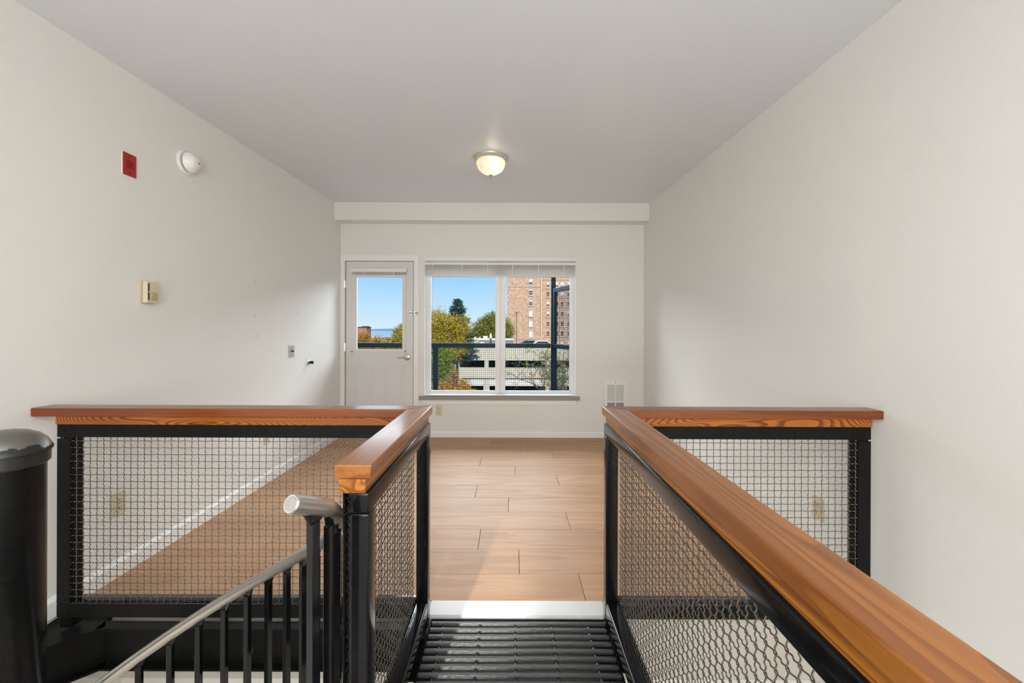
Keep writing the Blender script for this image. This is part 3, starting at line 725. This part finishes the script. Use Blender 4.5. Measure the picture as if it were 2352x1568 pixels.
# ------------------------------------------------------------------ balcony
navy = mat('navy_balcony_enamel', (.005, .018, .027), .4, spec=.12, noise=(8, .15))
BY = 5.60
t = thing('balcony_railing', (-.8, BY, 0), 'dark navy steel balcony railing with wire mesh outside the window', 'railing')
_, bt = P(1100, 788, BY); _, bb_ = P(1100, 798.5, BY)
xa, xb = -3.2, P(1276, 800, BY)[0]
MB().box(xa, xb - .068, BY, BY + .05, bb_, bt).build('top_bar', navy, t, bevel=.003)
MB().box(xa, xb - .068, BY, BY + .05, .06, .11).build('bottom_bar', navy, t, bevel=.003)
for px in (1000, 700):
    x, _ = P(px, 850, BY); MB().box(x - .034, x + .034, BY + .001, BY + .049, -.05, bb_).build('post', navy, t, bevel=.003)
MB().box(xb - .062, xb, BY - .006, BY + .056, -.05, 3.3).build('corner_post', navy, t, bevel=.003)
n_ = int((xb - .07 - xa) / PITCH)
wire_mesh((xb - .07 - n_ * PITCH, BY + .045, .085), (1, 0, 0), (0, 0, 1), (0, -1, 0), n_, int((bb_ - .07) / PITCH), PITCH, .0022, .0012, 1, 4, 'wire_mesh', t, navy)
# oblique privacy screen running back to the building
t = thing('balcony_screen', (xb, BY, 0), 'tall navy framed mesh privacy screen slanting back from the balcony corner post', 'screen')
A = Vector((xb - .03, BY - .01, 0)); B = Vector((xb + .255, 4.82, 0)); d = (B - A).normalized(); nn = Vector((-d.y, d.x, 0)) * .022; LN = (B - A).length
_, s1 = P(1271, 663, BY); 
def sbar(a, b, z0, z1, name):
    p, q = A + d * a, A + d * b; v = [p - nn, q - nn, q + nn, p + nn]
    MB().prism([(w_.x, w_.y) for w_ in v], z0, z1, 'z').build(name, navy, t, bevel=.003)
sbar(.02, LN, s1 - .055, s1, 'top_bar'); sbar(.02, LN, bb_, bt - .004, 'middle_bar'); sbar(.02, LN, .05, .10, 'bottom_bar')
sbar(.02, .065, .10, bb_, 'post'); sbar(.02, .065, bt - .004, s1 - .055, 'post'); sbar(LN - .045, LN, .10, bb_, 'post'); sbar(LN - .045, LN, bt - .004, s1 - .055, 'post')
nu_ = int((LN - .03) / PITCH)
O_ = A + d * .03 + nn * 1.05
wire_mesh((O_.x, O_.y, .08), tuple(d), (0, 0, 1), tuple(nn.normalized()), nu_, int((s1 - .1) / PITCH), PITCH, .0022, .0012, 1, 4, 'wire_mesh', t, navy)
struct(MB().box(-3.2, 1.8, YB + .17, BY + .1, -.25, -.05).build('balcony_floor', mat('balcony_concrete', (.4, .38, .35), .8)))

# ------------------------------------------------------------------ city beyond
GZ = -14.0
struct(MB().box(-400, 400, 12, 420, GZ - 1, GZ).build('ground', mat('street_asphalt', (.16, .155, .15), .9, noise=(.05, .3))))
wt = MB().box(-6000, 6000, 420, 9000, GZ - 14, GZ - 12).build('bay_water', mat('bay_water', (.33, .45, .55), .25, noise=(.002, .15)))  # pale blue of haze and sky reflection put into the base colour
struct(wt, 'pale bay water on the horizon')
m_ = MB(); random.seed(9); xs = [-5200 + 200 * i for i in range(40)]
for a, b in zip(xs, xs[1:]):
    h0 = 22 + 10 * math.sin(a * .0021) + 6 * math.sin(a * .0077); h1 = 22 + 10 * math.sin(b * .0021) + 6 * math.sin(b * .0077)
    m_.add([(a, 7000, -28), (b, 7000, -28), (b, 7000, -28 + h1), (a, 7000, -28 + h0), (a, 7600, -28), (b, 7600, -28), (b, 7300, -28 + h1 * 1.1), (a, 7300, -28 + h0 * 1.1)], [(0, 1, 2, 3), (3, 2, 6, 7), (7, 6, 5, 4)])
struct(m_.build('far_shore', mat('far_shore', (.13, .24, .34), 1)), 'low blue shoreline on the horizon')

def brick_mat(name, c1, c2, mortar, scale):
    m = bpy.data.materials.new(name); m.use_nodes = True; n = m.node_tree; b = n.nodes['Principled BSDF']; L = n.links.new
    t_ = n.nodes.new('ShaderNodeTexCoord'); mp_ = n.nodes.new('ShaderNodeMapping'); mp_.inputs['Rotation'].default_value = (PI / 2, 0, 0)
    L(t_.outputs['Object'], mp_.inputs[0])
    bt_ = n.nodes.new('ShaderNodeTexBrick'); bt_.inputs['Scale'].default_value = scale; bt_.inputs['Mortar Size'].default_value = .012
    bt_.inputs['Color1'].default_value = (*c1, 1); bt_.inputs['Color2'].default_value = (*c2, 1); bt_.inputs['Mortar'].default_value = (*mortar, 1)
    L(mp_.outputs[0], bt_.inputs['Vector'])
    nz = n.nodes.new('ShaderNodeTexNoise'); nz.inputs['Scale'].default_value = 1.6; nz.inputs['Detail'].default_value = 8; nz.inputs['Roughness'].default_value = .75
    L(t_.outputs['Object'], nz.inputs['Vector'])
    mr = n.nodes.new('ShaderNodeMapRange'); mr.inputs[1].default_value = .35; mr.inputs[2].default_value = .65; mr.inputs[3].default_value = .62; mr.inputs[4].default_value = 1.25
    L(nz.outputs[0], mr.inputs[0]); v = n.nodes.new('ShaderNodeVectorMath'); v.operation = 'SCALE'; L(bt_.outputs[0], v.inputs[0]); L(mr.outputs[0], v.inputs['Scale'])
    L(v.outputs[0], b.inputs['Base Color']); b.inputs['Roughness'].default_value = .9
    return m
M_brick = brick_mat('tower_brick', (.62, .385, .25), (.46, .265, .165), (.66, .52, .40), 2.2)
M_stone = mat('stone_band', (.48, .38, .30), .8)
M_pipe = mat('white_downpipe', (.62, .60, .56), .6)
M_winf = mat('far_window_frame', (.50, .46, .42), .6)
M_shade = mat('far_window_shade', (.66, .66, .64), .7)
M_pane = mat('far_window_pane', (.03, .035, .045), .25)

# brick tower
D1, D2 = 122.0, 127.0
t = thing('apartment_tower', (12, D1, GZ), 'tall tan brick apartment tower with columns of sash windows at the right', 'building')
xe, _ = P(1165.2, 700, D1); xc, _ = P(1243.5, 700, D1)
mb = MB().box(xe, xc, D1, D1 + 22, GZ, 34); mb.build('brick_wing', M_brick, t)
MB().box(xc, xc + 40, D2, D2 + 20, GZ, 34).build('brick_wing', M_brick, t)
for py, yy, a, b in ((657.5, D1, xe - .1, xc + .05), (777, D1, xe - .1, xc + .05)):
    z = P(1200, py, yy)[1]; MB().box(a, b, yy - .15, yy, z - .18, z + .18).build('stone_band', M_stone, t)
for py in (662.5, 641.5):
    z = P(1280, py, D2)[1]; MB().box(xc + .06, xc + 40, D2 - .15, D2, z - .15, z + .15).build('stone_band', M_stone, t)
x = P(1242.6, 700, D1)[0]
MB().tube([(x, D1 - .2, GZ), (x, D1 - .2, 33)], .14, 8).build('downpipe', M_pipe, t)
def far_window(px0, px1, py0, py1, Y, shade, glassy=False):
    x0, z1 = P(px0, py0, Y); x1, z0 = P(px1, py1, Y); fw = .12
    f = MB(); rects_wall(f, x0, x1, z0, z1, Y - .12, Y - .001, [(x0 + fw, x1 - fw, z0 + fw, z1 - fw)])
    f.box(x0 - .15, x1 + .15, Y - .25, Y, z0 - .25, z0)
    fo = f.build('window', M_winf, t)
    MB().box(x0 + fw, x1 - fw, Y - .06, Y - .02, z0 + fw, z1 - fw).build('pane', M_pane, fo)
    hh = (z1 - z0 - 2 * fw)
    if shade > 0: MB().box(x0 + fw, x1 - fw, Y - .085, Y - .06, z1 - fw - hh * shade, z1 - fw).build('shade', M_shade, fo)
    xm = (x0 + x1) / 2; zm = (z0 + z1) / 2; m_ = MB()
    if shade < .9:
        m_.box(x0 + fw, x1 - fw, Y - .10, Y - .085, zm - .05, zm + .05)
        lo = z0 + fw; up = z1 - fw - hh * shade
        m_.box(xm - .03, xm + .03, Y - .10, Y - .085, lo, up)
        zz = (lo + zm) / 2; m_.box(x0 + fw, x1 - fw, Y - .10, Y - .085, zz - .03, zz + .03)
        m_.build('muntin', M_winf, fo)
def W4(x): return 1140 + x / 5.225
def V4(y): return 620 + y / 5.225
for (a, b), sh in zip(((108, 178), (234, 302), (360, 428), (484, 555), (607, 680), (730, 803), (853, 926)), (.5, .15, .25, 1, 1, 1, .6)):
    far_window(W4(389), W4(437), V4(a), V4(b), D1, sh)
for cx0, cx1, shs in ((600, 640, (.5, 0, .45, .45, 0, 0, .6)), (708, 746, (.6, .1, 0, 0, 0, 0, .5)), (768, 811, (.7, .8, 0, 0, 0, 0, .5)), (850, 890, (.4, .1, 0, .3, 0, 0, .5))):
    for (a, b), sh in zip(((143, 207), (260, 323), (380, 441), (500, 560), (617, 680), (735, 797), (855, 918)), shs):
        far_window(W4(cx0), W4(cx1), V4(a), V4(b), D2, sh)
# light glow blemish on the brick is the sun's reflection: left out

# parking garage
GY = 46.0
M_conc = mat('garage_concrete', (.56, .50, .40), .85, noise=(.5, .08)); M_band = mat('garage_band', (.66, .635, .59), .8, noise=(.4, .05))
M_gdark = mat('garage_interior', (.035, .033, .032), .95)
t = thing('parking_garage', (8, GY, GZ), 'pale concrete parking garage with long dark openings across the street', 'building')
def G(px, py): return P(px, py, GY)
gl, gtop = G(1046, 796)[0], G(1150, 795)[1]
op = []
def W2(x): return 950 + x / 4.2375
def V2(y): return 570 + y / 4.2375
row1 = (G(1100, V2(1161))[1], G(1100, V2(1090))[1]); row2 = (G(1100, V2(1440))[1], G(1100, V2(1339))[1])
for (a, b) in ((445, 690), (730, 1290), (1330, 1900), (1940, 2500)):
    op.append((G(W2(a), 835)[0], G(W2(b), 835)[0], *row1))
for (a, b) in ((470, 690), (730, 1335), (1375, 1900), (1940, 2500)):
    op.append((G(W2(a), 890)[0], G(W2(b), 890)[0], *row2))
zb1 = G(1100, V2(1270))[1]; zb0 = G(1100, V2(1338))[1]
op3 = [(a, b, row2[0] - 3.4, row2[0] - 2.0) for a, b, _, _ in op[4:]]
mb = MB(); rects_wall(mb, gl, gl + 44, GZ, gtop, GY, GY + .35, op + op3); mb.build('facade', M_conc, t)
m_ = MB().box(op[4][0] + 1.0, gl + 44, GY - .06, GY, zb0 + .02, zb1 - .02); m_.build('pale_band', M_band, t)
MB().box(op[4][0], gl + 44, GY - .1, GY, zb1 - .02, zb1 + .08).build('dark_joint', M_gdark, t)  # dark joint line along the top of the pale band
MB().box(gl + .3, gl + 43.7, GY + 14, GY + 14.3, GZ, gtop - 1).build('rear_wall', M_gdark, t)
for z in (gtop - 1.1, row1[0] - 1.2, row2[0] - 1.2, GZ + .3):
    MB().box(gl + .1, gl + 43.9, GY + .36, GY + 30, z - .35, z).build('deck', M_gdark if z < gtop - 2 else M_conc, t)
MB().box(gl, gl + .3, GY + .36, GY + 30, GZ, gtop).build('end_wall', M_conc, t)
for a in (690, 1290):
    x = G(W2(a + 20 if a < 1290 else 1310), 830)[0]
    MB().box(x - .35, x + .35, GY - .08, GY + .0, GZ, zb1 + .0 if a != 1290 else gtop - 1).build('pier', M_conc, t)
# rooftop cars, mostly hidden by the parapet
cr_m = [mat('car_paint_white', (.75, .76, .78), .25, coat=.8), mat('car_paint_grey', (.10, .13, .17), .25, coat=.8)]
M_cg = mat('car_glass', (.02, .025, .03), .1); M_ty = mat('car_tyre', (.02, .02, .02), .8)
def car(px, Y, m, label, z=None):
    x, _ = P(px, 790, Y); z = gtop - 1.1 if z is None else z
    t = thing('parked_car', (x, Y, z), label, 'car', 'cars on the garage roof')
    Lh, Wd = 2.2, .88
    MB().prism([(x - Lh, z + .35), (x + Lh, z + .35), (x + Lh, z + .75), (x + Lh * .82, z + .88), (x + Lh * .35, z + .95), (x - Lh * .9, z + .98), (x - Lh, z + .7)], Y - Wd, Y + Wd, 'y').build('body', m, t, bevel=.06)
    MB().prism([(x + Lh * .45, z + .93), (x + Lh * .12, z + 1.42), (x - Lh * .5, z + 1.46), (x - Lh * .85, z + .95)], Y - Wd + .08, Y + Wd - .08, 'y').build('cabin', m, t, bevel=.05)
    MB().prism([(x + Lh * .38, z + .98), (x + Lh * .12, z + 1.34), (x - Lh * .46, z + 1.36), (x - Lh * .7, z + .98)], Y - Wd + .06, Y + Wd - .06, 'y').build('side_window', M_cg, t)
    for sx_ in (-.62, .62):
        for sy_ in (-1, 1): MB().lathe([(.33, -.1), (.33, .1)], (x + sx_ * Lh, Y + sy_ * (Wd - .1), z + .33), 'y', 16).build('wheel', M_ty, t)
car(1251, GY + 12, cr_m[0], 'white car parked on the garage roof, left of the corner post')
car(1222, GY + 15, cr_m[1], 'dark grey car parked on the garage roof, left of the white car')
# light pole on the garage roof
Yp = GY + 9; x, zt = P(1186.5, 717, Yp); z0 = gtop - 1.1
t = thing('light_pole', (x, Yp, z0), 'slim dark parking light pole in front of the brick tower', 'pole')
MB().tube([(x, Yp, z0), (x, Yp, zt - .1)], .05, 8).build('pole', mat('pole_paint', (.10, .085, .075), .5), t)
MB().box(x - .24, x + .24, Yp - .2, Yp + .2, zt - .15, zt + .05).build('lamp_head', mat('lamp_head_paint', (.16, .14, .13), .5), t, bevel=.02)

# grey low building behind the trees, white parapet, chimney with white cap
Yg = 82.0; xg0, zg = P(1070, 776.5, Yg); xg1, _ = P(1168, 776.5, Yg)
t = thing('low_building', ((xg0 + xg1) / 2, Yg, GZ), 'low grey flat-roofed building with a white parapet behind the garage', 'building')
MB().box(xg0, xg1 + 1, Yg, Yg + 15, GZ, zg - .4).build('walls', mat('grey_stucco', (.22, .215, .20), .9), t)
MB().box(xg0 - .1, xg1 + 1.1, Yg - .15, Yg + .4, zg - .4, zg).build('parapet', M_band, t)
for a, b in ((1075, 1083), (1102, 1113)):
    x0, z1 = P(a, 785, Yg); x1, _ = P(b, 785, Yg)
    f = MB().box(x0, x1, Yg - .1, Yg, z1 - 1.2, z1).build('window', M_winf, t); MB().box(x0 + .1, x1 - .1, Yg - .13, Yg - .1, z1 - 1.0, z1 - .1).build('pane', M_shade, f)
for px, w_, h_ in ((1090, .22, .2), (1114, .45, .45), (1101, .15, .2)):
    x = P(px, 776, Yg)[0]; MB().box(x - w_, x + w_, Yg + 1, Yg + 2, zg - .4, zg + h_).build('roof_vent', M_band, t)
x, z1 = P(1127, 777, 60)
c_ = thing('flue_pipe', (x, 60, GZ), 'dark flue pipe with a white cap above the garage roof', 'flue')
MB().tube([(x, 60, gtop - 1.1), (x, 60, z1)], .14, 12).build('pipe', mat('dark_flue', (.05, .045, .045), .6), c_)
MB().lathe([(.14, 0), (.20, .1), (.16, .45), (.10, .75), (.02, .8)], (x, 60, z1), 'z', 14).build('cap', M_band, c_, smooth='auto')

# red brick house seen through the door
Yh = 160.0; x0, z1 = P(806, 752.5, Yh); x1, _ = P(842, 752.5, Yh)
t = thing('brick_house', ((x0 + x1) / 2, Yh, GZ), 'small orange brick building with a dark flat roof seen through the door pane', 'building')
MB().box(x0, x1, Yh, Yh + 5, GZ, z1).build('walls', brick_mat('house_brick', (.44, .19, .11), (.36, .15, .09), (.4, .28, .2), 2.2), t)
MB().box(x0 - .1, x1 + .15, Yh - .15, Yh + 5, z1, z1 + .4).build('roof', mat('dark_roof', (.05, .045, .045), .8), t)
a, zc_ = P(829, 748.5, Yh); b_, _ = P(842, 748.5, Yh)
MB().box(a, b_, Yh + 1, Yh + 3, z1 + .4, zc_).build('roof_box', mat('dark_roof_box', (.07, .06, .06), .8), t)
for i, (px0, px1, py, Y, c_) in enumerate(((858, 872, 772, 240, (.62, .62, .60)), (886, 903, 771.5, 282, (.66, .64, .60)), (908, 930, 768, 325, (.45, .50, .54)), (846, 862, 769, 320, (.50, .52, .52)))):
    x0, z1 = P(px0, py, Y); x1, _ = P(px1, py, Y)
    lb = ('distant white harbour shed, left of the pair by the bay', 'distant cream harbour shed, right of the pair by the bay', 'distant blue-grey warehouse at the right edge of the door pane', 'distant pale grey warehouse beside the orange brick building')[i]
    t = thing('harbour_shed', ((x0 + x1) / 2, Y, GZ), lb, 'building', 'distant harbour buildings')
    MB().box(x0, x1, Y, Y + 20, GZ, z1 - .8).build('walls', mat('shed_wall', c_, .8), t)
    MB().prism([(x0 - .3, z1 - .8), (x1 + .3, z1 - .8), (x1 - .6, z1), (x0 + .6, z1)], Y - .3, Y + 20, 'y').build('roof', mat('shed_roof', tuple(k * .8 for k in c_), .8), t)

# ------------------------------------------------------------------ trees
def leaf_mat(name, cols, rough=.6):
    m = bpy.data.materials.new(name); m.use_nodes = True; n = m.node_tree; b = n.nodes['Principled BSDF']
    g = n.nodes.new('ShaderNodeNewGeometry'); r = n.nodes.new('ShaderNodeValToRGB'); r.color_ramp.interpolation = 'LINEAR'
    el = r.color_ramp.elements; el[0].color = (*cols[0], 1); el[1].color = (*cols[-1], 1)
    for i, c in enumerate(cols[1:-1]): e = el.new((i + 1) / (len(cols) - 1)); e.color = (*c, 1)
    n.links.new(g.outputs['Random Per Island'], r.inputs[0]); n.links.new(r.outputs[0], b.inputs['Base Color'])
    b.inputs['Roughness'].default_value = rough
    tl = n.nodes.new('ShaderNodeBsdfTranslucent'); n.links.new(r.outputs[0], tl.inputs[0])
    mi = n.nodes.new('ShaderNodeMixShader'); mi.inputs[0].default_value = .3
    n.links.new(b.outputs[0], mi.inputs[1]); n.links.new(tl.outputs[0], mi.inputs[2]); n.links.new(mi.outputs[0], n.nodes['Material Output'].inputs[0])
    return m
M_bark = mat('bark', (.13, .11, .09), .9, noise=(3, .3))
L_yel = leaf_mat('yellow_leaves', [(.20, .20, .02), (.42, .33, .02), (.62, .42, .02), (.50, .30, .03), (.30, .30, .04)])
L_grn = leaf_mat('olive_leaves', [(.12, .17, .03), (.22, .25, .03), (.36, .32, .03), (.28, .20, .03)])
L_gry = leaf_mat('green_yellow_leaves', [(.10, .18, .02), (.22, .30, .03), (.40, .40, .03), (.16, .22, .02)])
L_org = leaf_mat('orange_leaves', [(.42, .20, .02), (.58, .30, .02), (.60, .40, .06), (.40, .14, .03), (.30, .22, .05)])
L_con = leaf_mat('conifer_needles', [(.03, .07, .055), (.05, .11, .09), (.09, .16, .14)])
def leaves(name, pos, nrm, size, m, parent, asp=1.0):
    n = len(pos); rng = np.random.default_rng(int(abs(pos[0][0]) * 1000) + n)
    a = rng.normal(size=(n, 3)); a /= np.linalg.norm(a, axis=1)[:, None]
    b = np.cross(nrm, a); b /= np.linalg.norm(b, axis=1)[:, None] + 1e-9; c = np.cross(b, nrm); c /= np.linalg.norm(c, axis=1)[:, None] + 1e-9
    s = size * rng.uniform(.6, 1.3, (n, 1)); v = np.empty((n, 4, 3))
    v[:, 0] = pos - b * s * asp; v[:, 1] = pos - c * s * .55; v[:, 2] = pos + b * s * asp; v[:, 3] = pos + c * s * .55
    me = bpy.data.meshes.new(name); me.vertices.add(4 * n); me.vertices.foreach_set('co', v.ravel())
    me.loops.add(4 * n); me.loops.foreach_set('vertex_index', np.arange(4 * n, dtype=np.int32)); me.polygons.add(n)
    me.polygons.foreach_set('loop_start', np.arange(0, 4 * n, 4, dtype=np.int32)); me.update(calc_edges=True)
    me.materials.append(m); o = bpy.data.objects.new(name, me); C.objects.link(o); o.parent = parent
    o.matrix_parent_inverse = Matrix.Translation(-parent.location); o['kind'] = 'stuff'; return o
def grow(mb, p, d, ln, r, depth, rng, tips, spread=.6):
    pts = [p]; q = p.copy()
    for i in range(3):
        d = (d + Vector(rng.normal(size=3)) * .13).normalized(); q = q + d * ln / 3; pts.append(q.copy())
    mb.tube(pts, [r, r * .85, r * .72, r * .55], 5 if r > .03 else 3, False); tips.append(q)
    if depth:
        for _ in range(3 if depth > 1 else 3):
            nd = (d + Vector(rng.normal(size=3)) * spread + Vector((0, 0, .12))).normalized()
            grow(mb, pts[rng.integers(2, 4)], nd, ln * rng.uniform(.6, .82), r * .55, depth - 1, rng, tips, spread)
def tree(seed, x, Y, ztop, blobs, n, size, m, label, group='autumn trees', cat='tree', trunk_r=.22, inner=.55):
    """blobs: (x, y, z, rx, ry, rz) of crown lumps"""
    rng = np.random.default_rng(seed); t = thing('broadleaf_tree', (x, Y, GZ), label, cat, group)
    mb = MB(); zf = min(b[2] - b[5] for b in blobs)
    mb.tube([(x, Y, GZ), (x + .1, Y, (GZ + zf) / 2), (x, Y, zf + .3)], [trunk_r * 1.3, trunk_r, trunk_r * .8], 8)
    tips = []
    for b in blobs:
        p0 = Vector((x, Y, zf)); e = Vector((b[0], b[1], b[2] - b[5] * .4))
        mb.tube([p0, p0.lerp(e, .5) + Vector((0, 0, .3)), e], [trunk_r * .6, trunk_r * .4, trunk_r * .25], 5, False)
        for _ in range(4): grow(mb, e, Vector((rng.normal(), rng.normal(), 1.1)).normalized(), b[5] * .6, trunk_r * .2, 2, rng, tips)
    mb.build('trunk', M_bark, t)
    vol = np.array([b[3] * b[4] * b[5] for b in blobs]) ** .7; cnt = (n * vol / vol.sum()).astype(int); P_, N_ = [], []
    for b, k in zip(blobs, cnt):
        nc = max(6, k // 34)   # leaves sit in small clusters
        u = rng.normal(size=(nc, 3)); u /= np.linalg.norm(u, axis=1)[:, None]; rad = rng.uniform(inner, 1.0, (nc, 1))
        cc = u * rad * np.array(b[3:6]) * rng.uniform(.85, 1.1, (nc, 1)) + np.array(b[:3])
        i = rng.integers(0, nc, k); sc_ = min(b[3:6]) * .17
        pos = cc[i] + rng.normal(size=(k, 3)) * sc_; P_.append(pos)
        nr = u[i] * .6 + rng.normal(size=(k, 3)) * .8; N_.append(nr / np.linalg.norm(nr, axis=1)[:, None])
    leaves('foliage', np.concatenate(P_), np.concatenate(N_), size, m, t)
    return t
def bl(px, py, Y, rx, ry, rz=None, dy=0):
    """crown lump centred at a seen point, radii given in metres"""
    x, z = P(px, py, Y + dy); return (x, Y + dy, z, rx, ry, rz or rx)
# large yellow tree left of centre
Y = 27.
tree(1, P(1010, 900, Y)[0], Y, 0, [bl(1010, 748, Y, 1.25, 1.2, 1.1), bl(1052, 752, Y, .9, 1, .9, .5), bl(985, 765, Y, 1.2, 1, 1.1), bl(1030, 790, Y, 1.3, 1.2, 1.2), bl(1000, 815, Y, 1.2, 1.2, 1.2), bl(965, 800, Y, 1.1, 1.2, 1.3)],
     26000, .058, L_yel, 'bright yellow tree filling the left of the window in front of the conifer')
# greener lower mass behind left balcony post
Y = 24.
tree(2, P(1018, 900, Y)[0], Y, 0, [bl(1012, 838, Y, .72, .8, .8), bl(995, 862, Y, .6, .8, .7), bl(1026, 815, Y, .5, .6, .5)], 8000, .052, L_gry, 'green-yellow tree seen through the mesh beside the left balcony post')
# low orange tree at the bottom left of the window
Y = 17.
tree(3, P(1035, 960, Y)[0], Y, 0, [bl(1015, 893, Y, .65, .6, .5), bl(1050, 890, Y, .62, .6, .42), bl(1040, 905, Y, .8, .7, .5), bl(1078, 905, Y, .45, .5, .28), bl(1040, 862, Y, .28, .4, .3)],
     8000, .036, L_org, 'low orange-leaved tree at the bottom left of the window', trunk_r=.1)
# tree right of the conifer, behind the grey building
Y = 100.
tree(4, P(1115, 800, Y)[0], Y, 0, [bl(1113, 756, Y, 3.2, 3, 3.0), bl(1134, 740, Y, 2.6, 2.6, 2.6), bl(1095, 768, Y, 2.2, 2.4, 1.8), bl(1150, 752, Y, 3.2, 3, 3.4), bl(1128, 770, Y, 3.5, 3, 2.0), bl(1161, 768, Y, 1.8, 3, 2.4)],
     22000, .18, L_grn, 'olive tree above the low grey building, left of the brick tower')
# trees in front of the harbour, through the door
Y = 34.
tree(5, P(905, 850, Y)[0], Y, 0, [bl(917, 775, Y, .8, .8, .8), bl(925, 760, Y, .6, .6, .6), bl(893, 788, Y, .8, .8, .5), bl(945, 775, Y, .9, .8, .9), bl(925, 800, Y, 1.1, 1, .8), bl(880, 800, Y, .8, .8, .55)], 12000, .06, L_yel, 'yellow-green tree at the right edge of the door pane')
tree(6, P(845, 850, Y)[0], Y, 0, [bl(835, 778, Y, .6, .6, .6), bl(866, 786, Y, .7, .6, .48), bl(822, 790, Y, .7, .7, .5), bl(850, 800, Y, .9, .9, .5)], 7000, .055, L_org, 'sparse orange tree in front of the orange brick building')
# near sparse tree at the right, bare twigs and a few orange leaves
def sparse(seed, px, Y, ztop_px, n, label, m):
    rng = np.random.default_rng(seed); x, z1 = P(px, ztop_px, Y); t = thing('bare_tree', (x, Y, GZ), label, 'tree', 'autumn trees')
    mb = MB(); tips = []; zf = z1 - 3.6
    mb.tube([(x, Y, GZ), (x, Y, zf)], [.16, .11], 7)
    for i in range(7): grow(mb, Vector((x, Y, zf + .25 * i)), Vector((rng.normal() * .9, rng.normal() * .5, 1.0)).normalized(), 1.15, .05, 4, rng, tips, .75)
    mb.build('trunk', M_bark, t)
    T_ = np.array([tuple(p) for p in tips]); i = rng.integers(0, len(T_), n); pos = T_[i] + rng.normal(size=(n, 3)) * .07
    nr = rng.normal(size=(n, 3)); leaves('foliage', pos, nr / np.linalg.norm(nr, axis=1)[:, None], .05, m, t)
sparse(11, 1262, 19., 808, 900, 'half-bare autumn tree in front of the garage, left of the balcony corner post', L_org)
sparse(12, 1300, 17., 796, 1500, 'half-bare autumn tree behind the privacy screen', L_gry)
# conifer
def conifer(px, pyt, Y, h, rb, label):
    rng = np.random.default_rng(21); x, zt = P(px, pyt, Y); t = thing('conifer', (x, Y, GZ), label, 'tree')
    mb = MB(); mb.tube([(x, Y, GZ), (x, Y, zt - .3)], [.3, .03], 8); P_, N_ = [], []
    zz = .1
    while zz < h:
        R_ = (rb * (zz / h) ** .72 + .05) * rng.uniform(.75, 1.15)
        for _ in range(6):
            a = rng.uniform(0, 2 * PI); d = Vector((math.cos(a), math.sin(a), .18 - .25 * zz / h)).normalized()
            p = Vector((x, Y, zt - zz)); e = p + d * R_; mb.tube([p, p + d * R_ * .6, e + Vector((0, 0, .08))], [.03, .02, .008], 3, False)
            k = int(16 + R_ * 95); s = rng.uniform(.12, 1, k) ** .8
            pts = np.array(p)[None] + np.array(d)[None] * (R_ * s)[:, None] + rng.normal(size=(k, 3)) * np.array([.10, .10, .05]) * (1 + R_ * .25)
            P_.append(pts); nr = rng.normal(size=(k, 3)); nr[:, 2] += .8; N_.append(nr / np.linalg.norm(nr, axis=1)[:, None])
        zz += .13
    mb.build('trunk', M_bark, t); leaves('foliage', np.concatenate(P_), np.concatenate(N_), .062, L_con, t, 1.5)
conifer(1051, 687, 34., 5.2, 1.75, 'dark blue-green conifer rising behind the yellow tree')
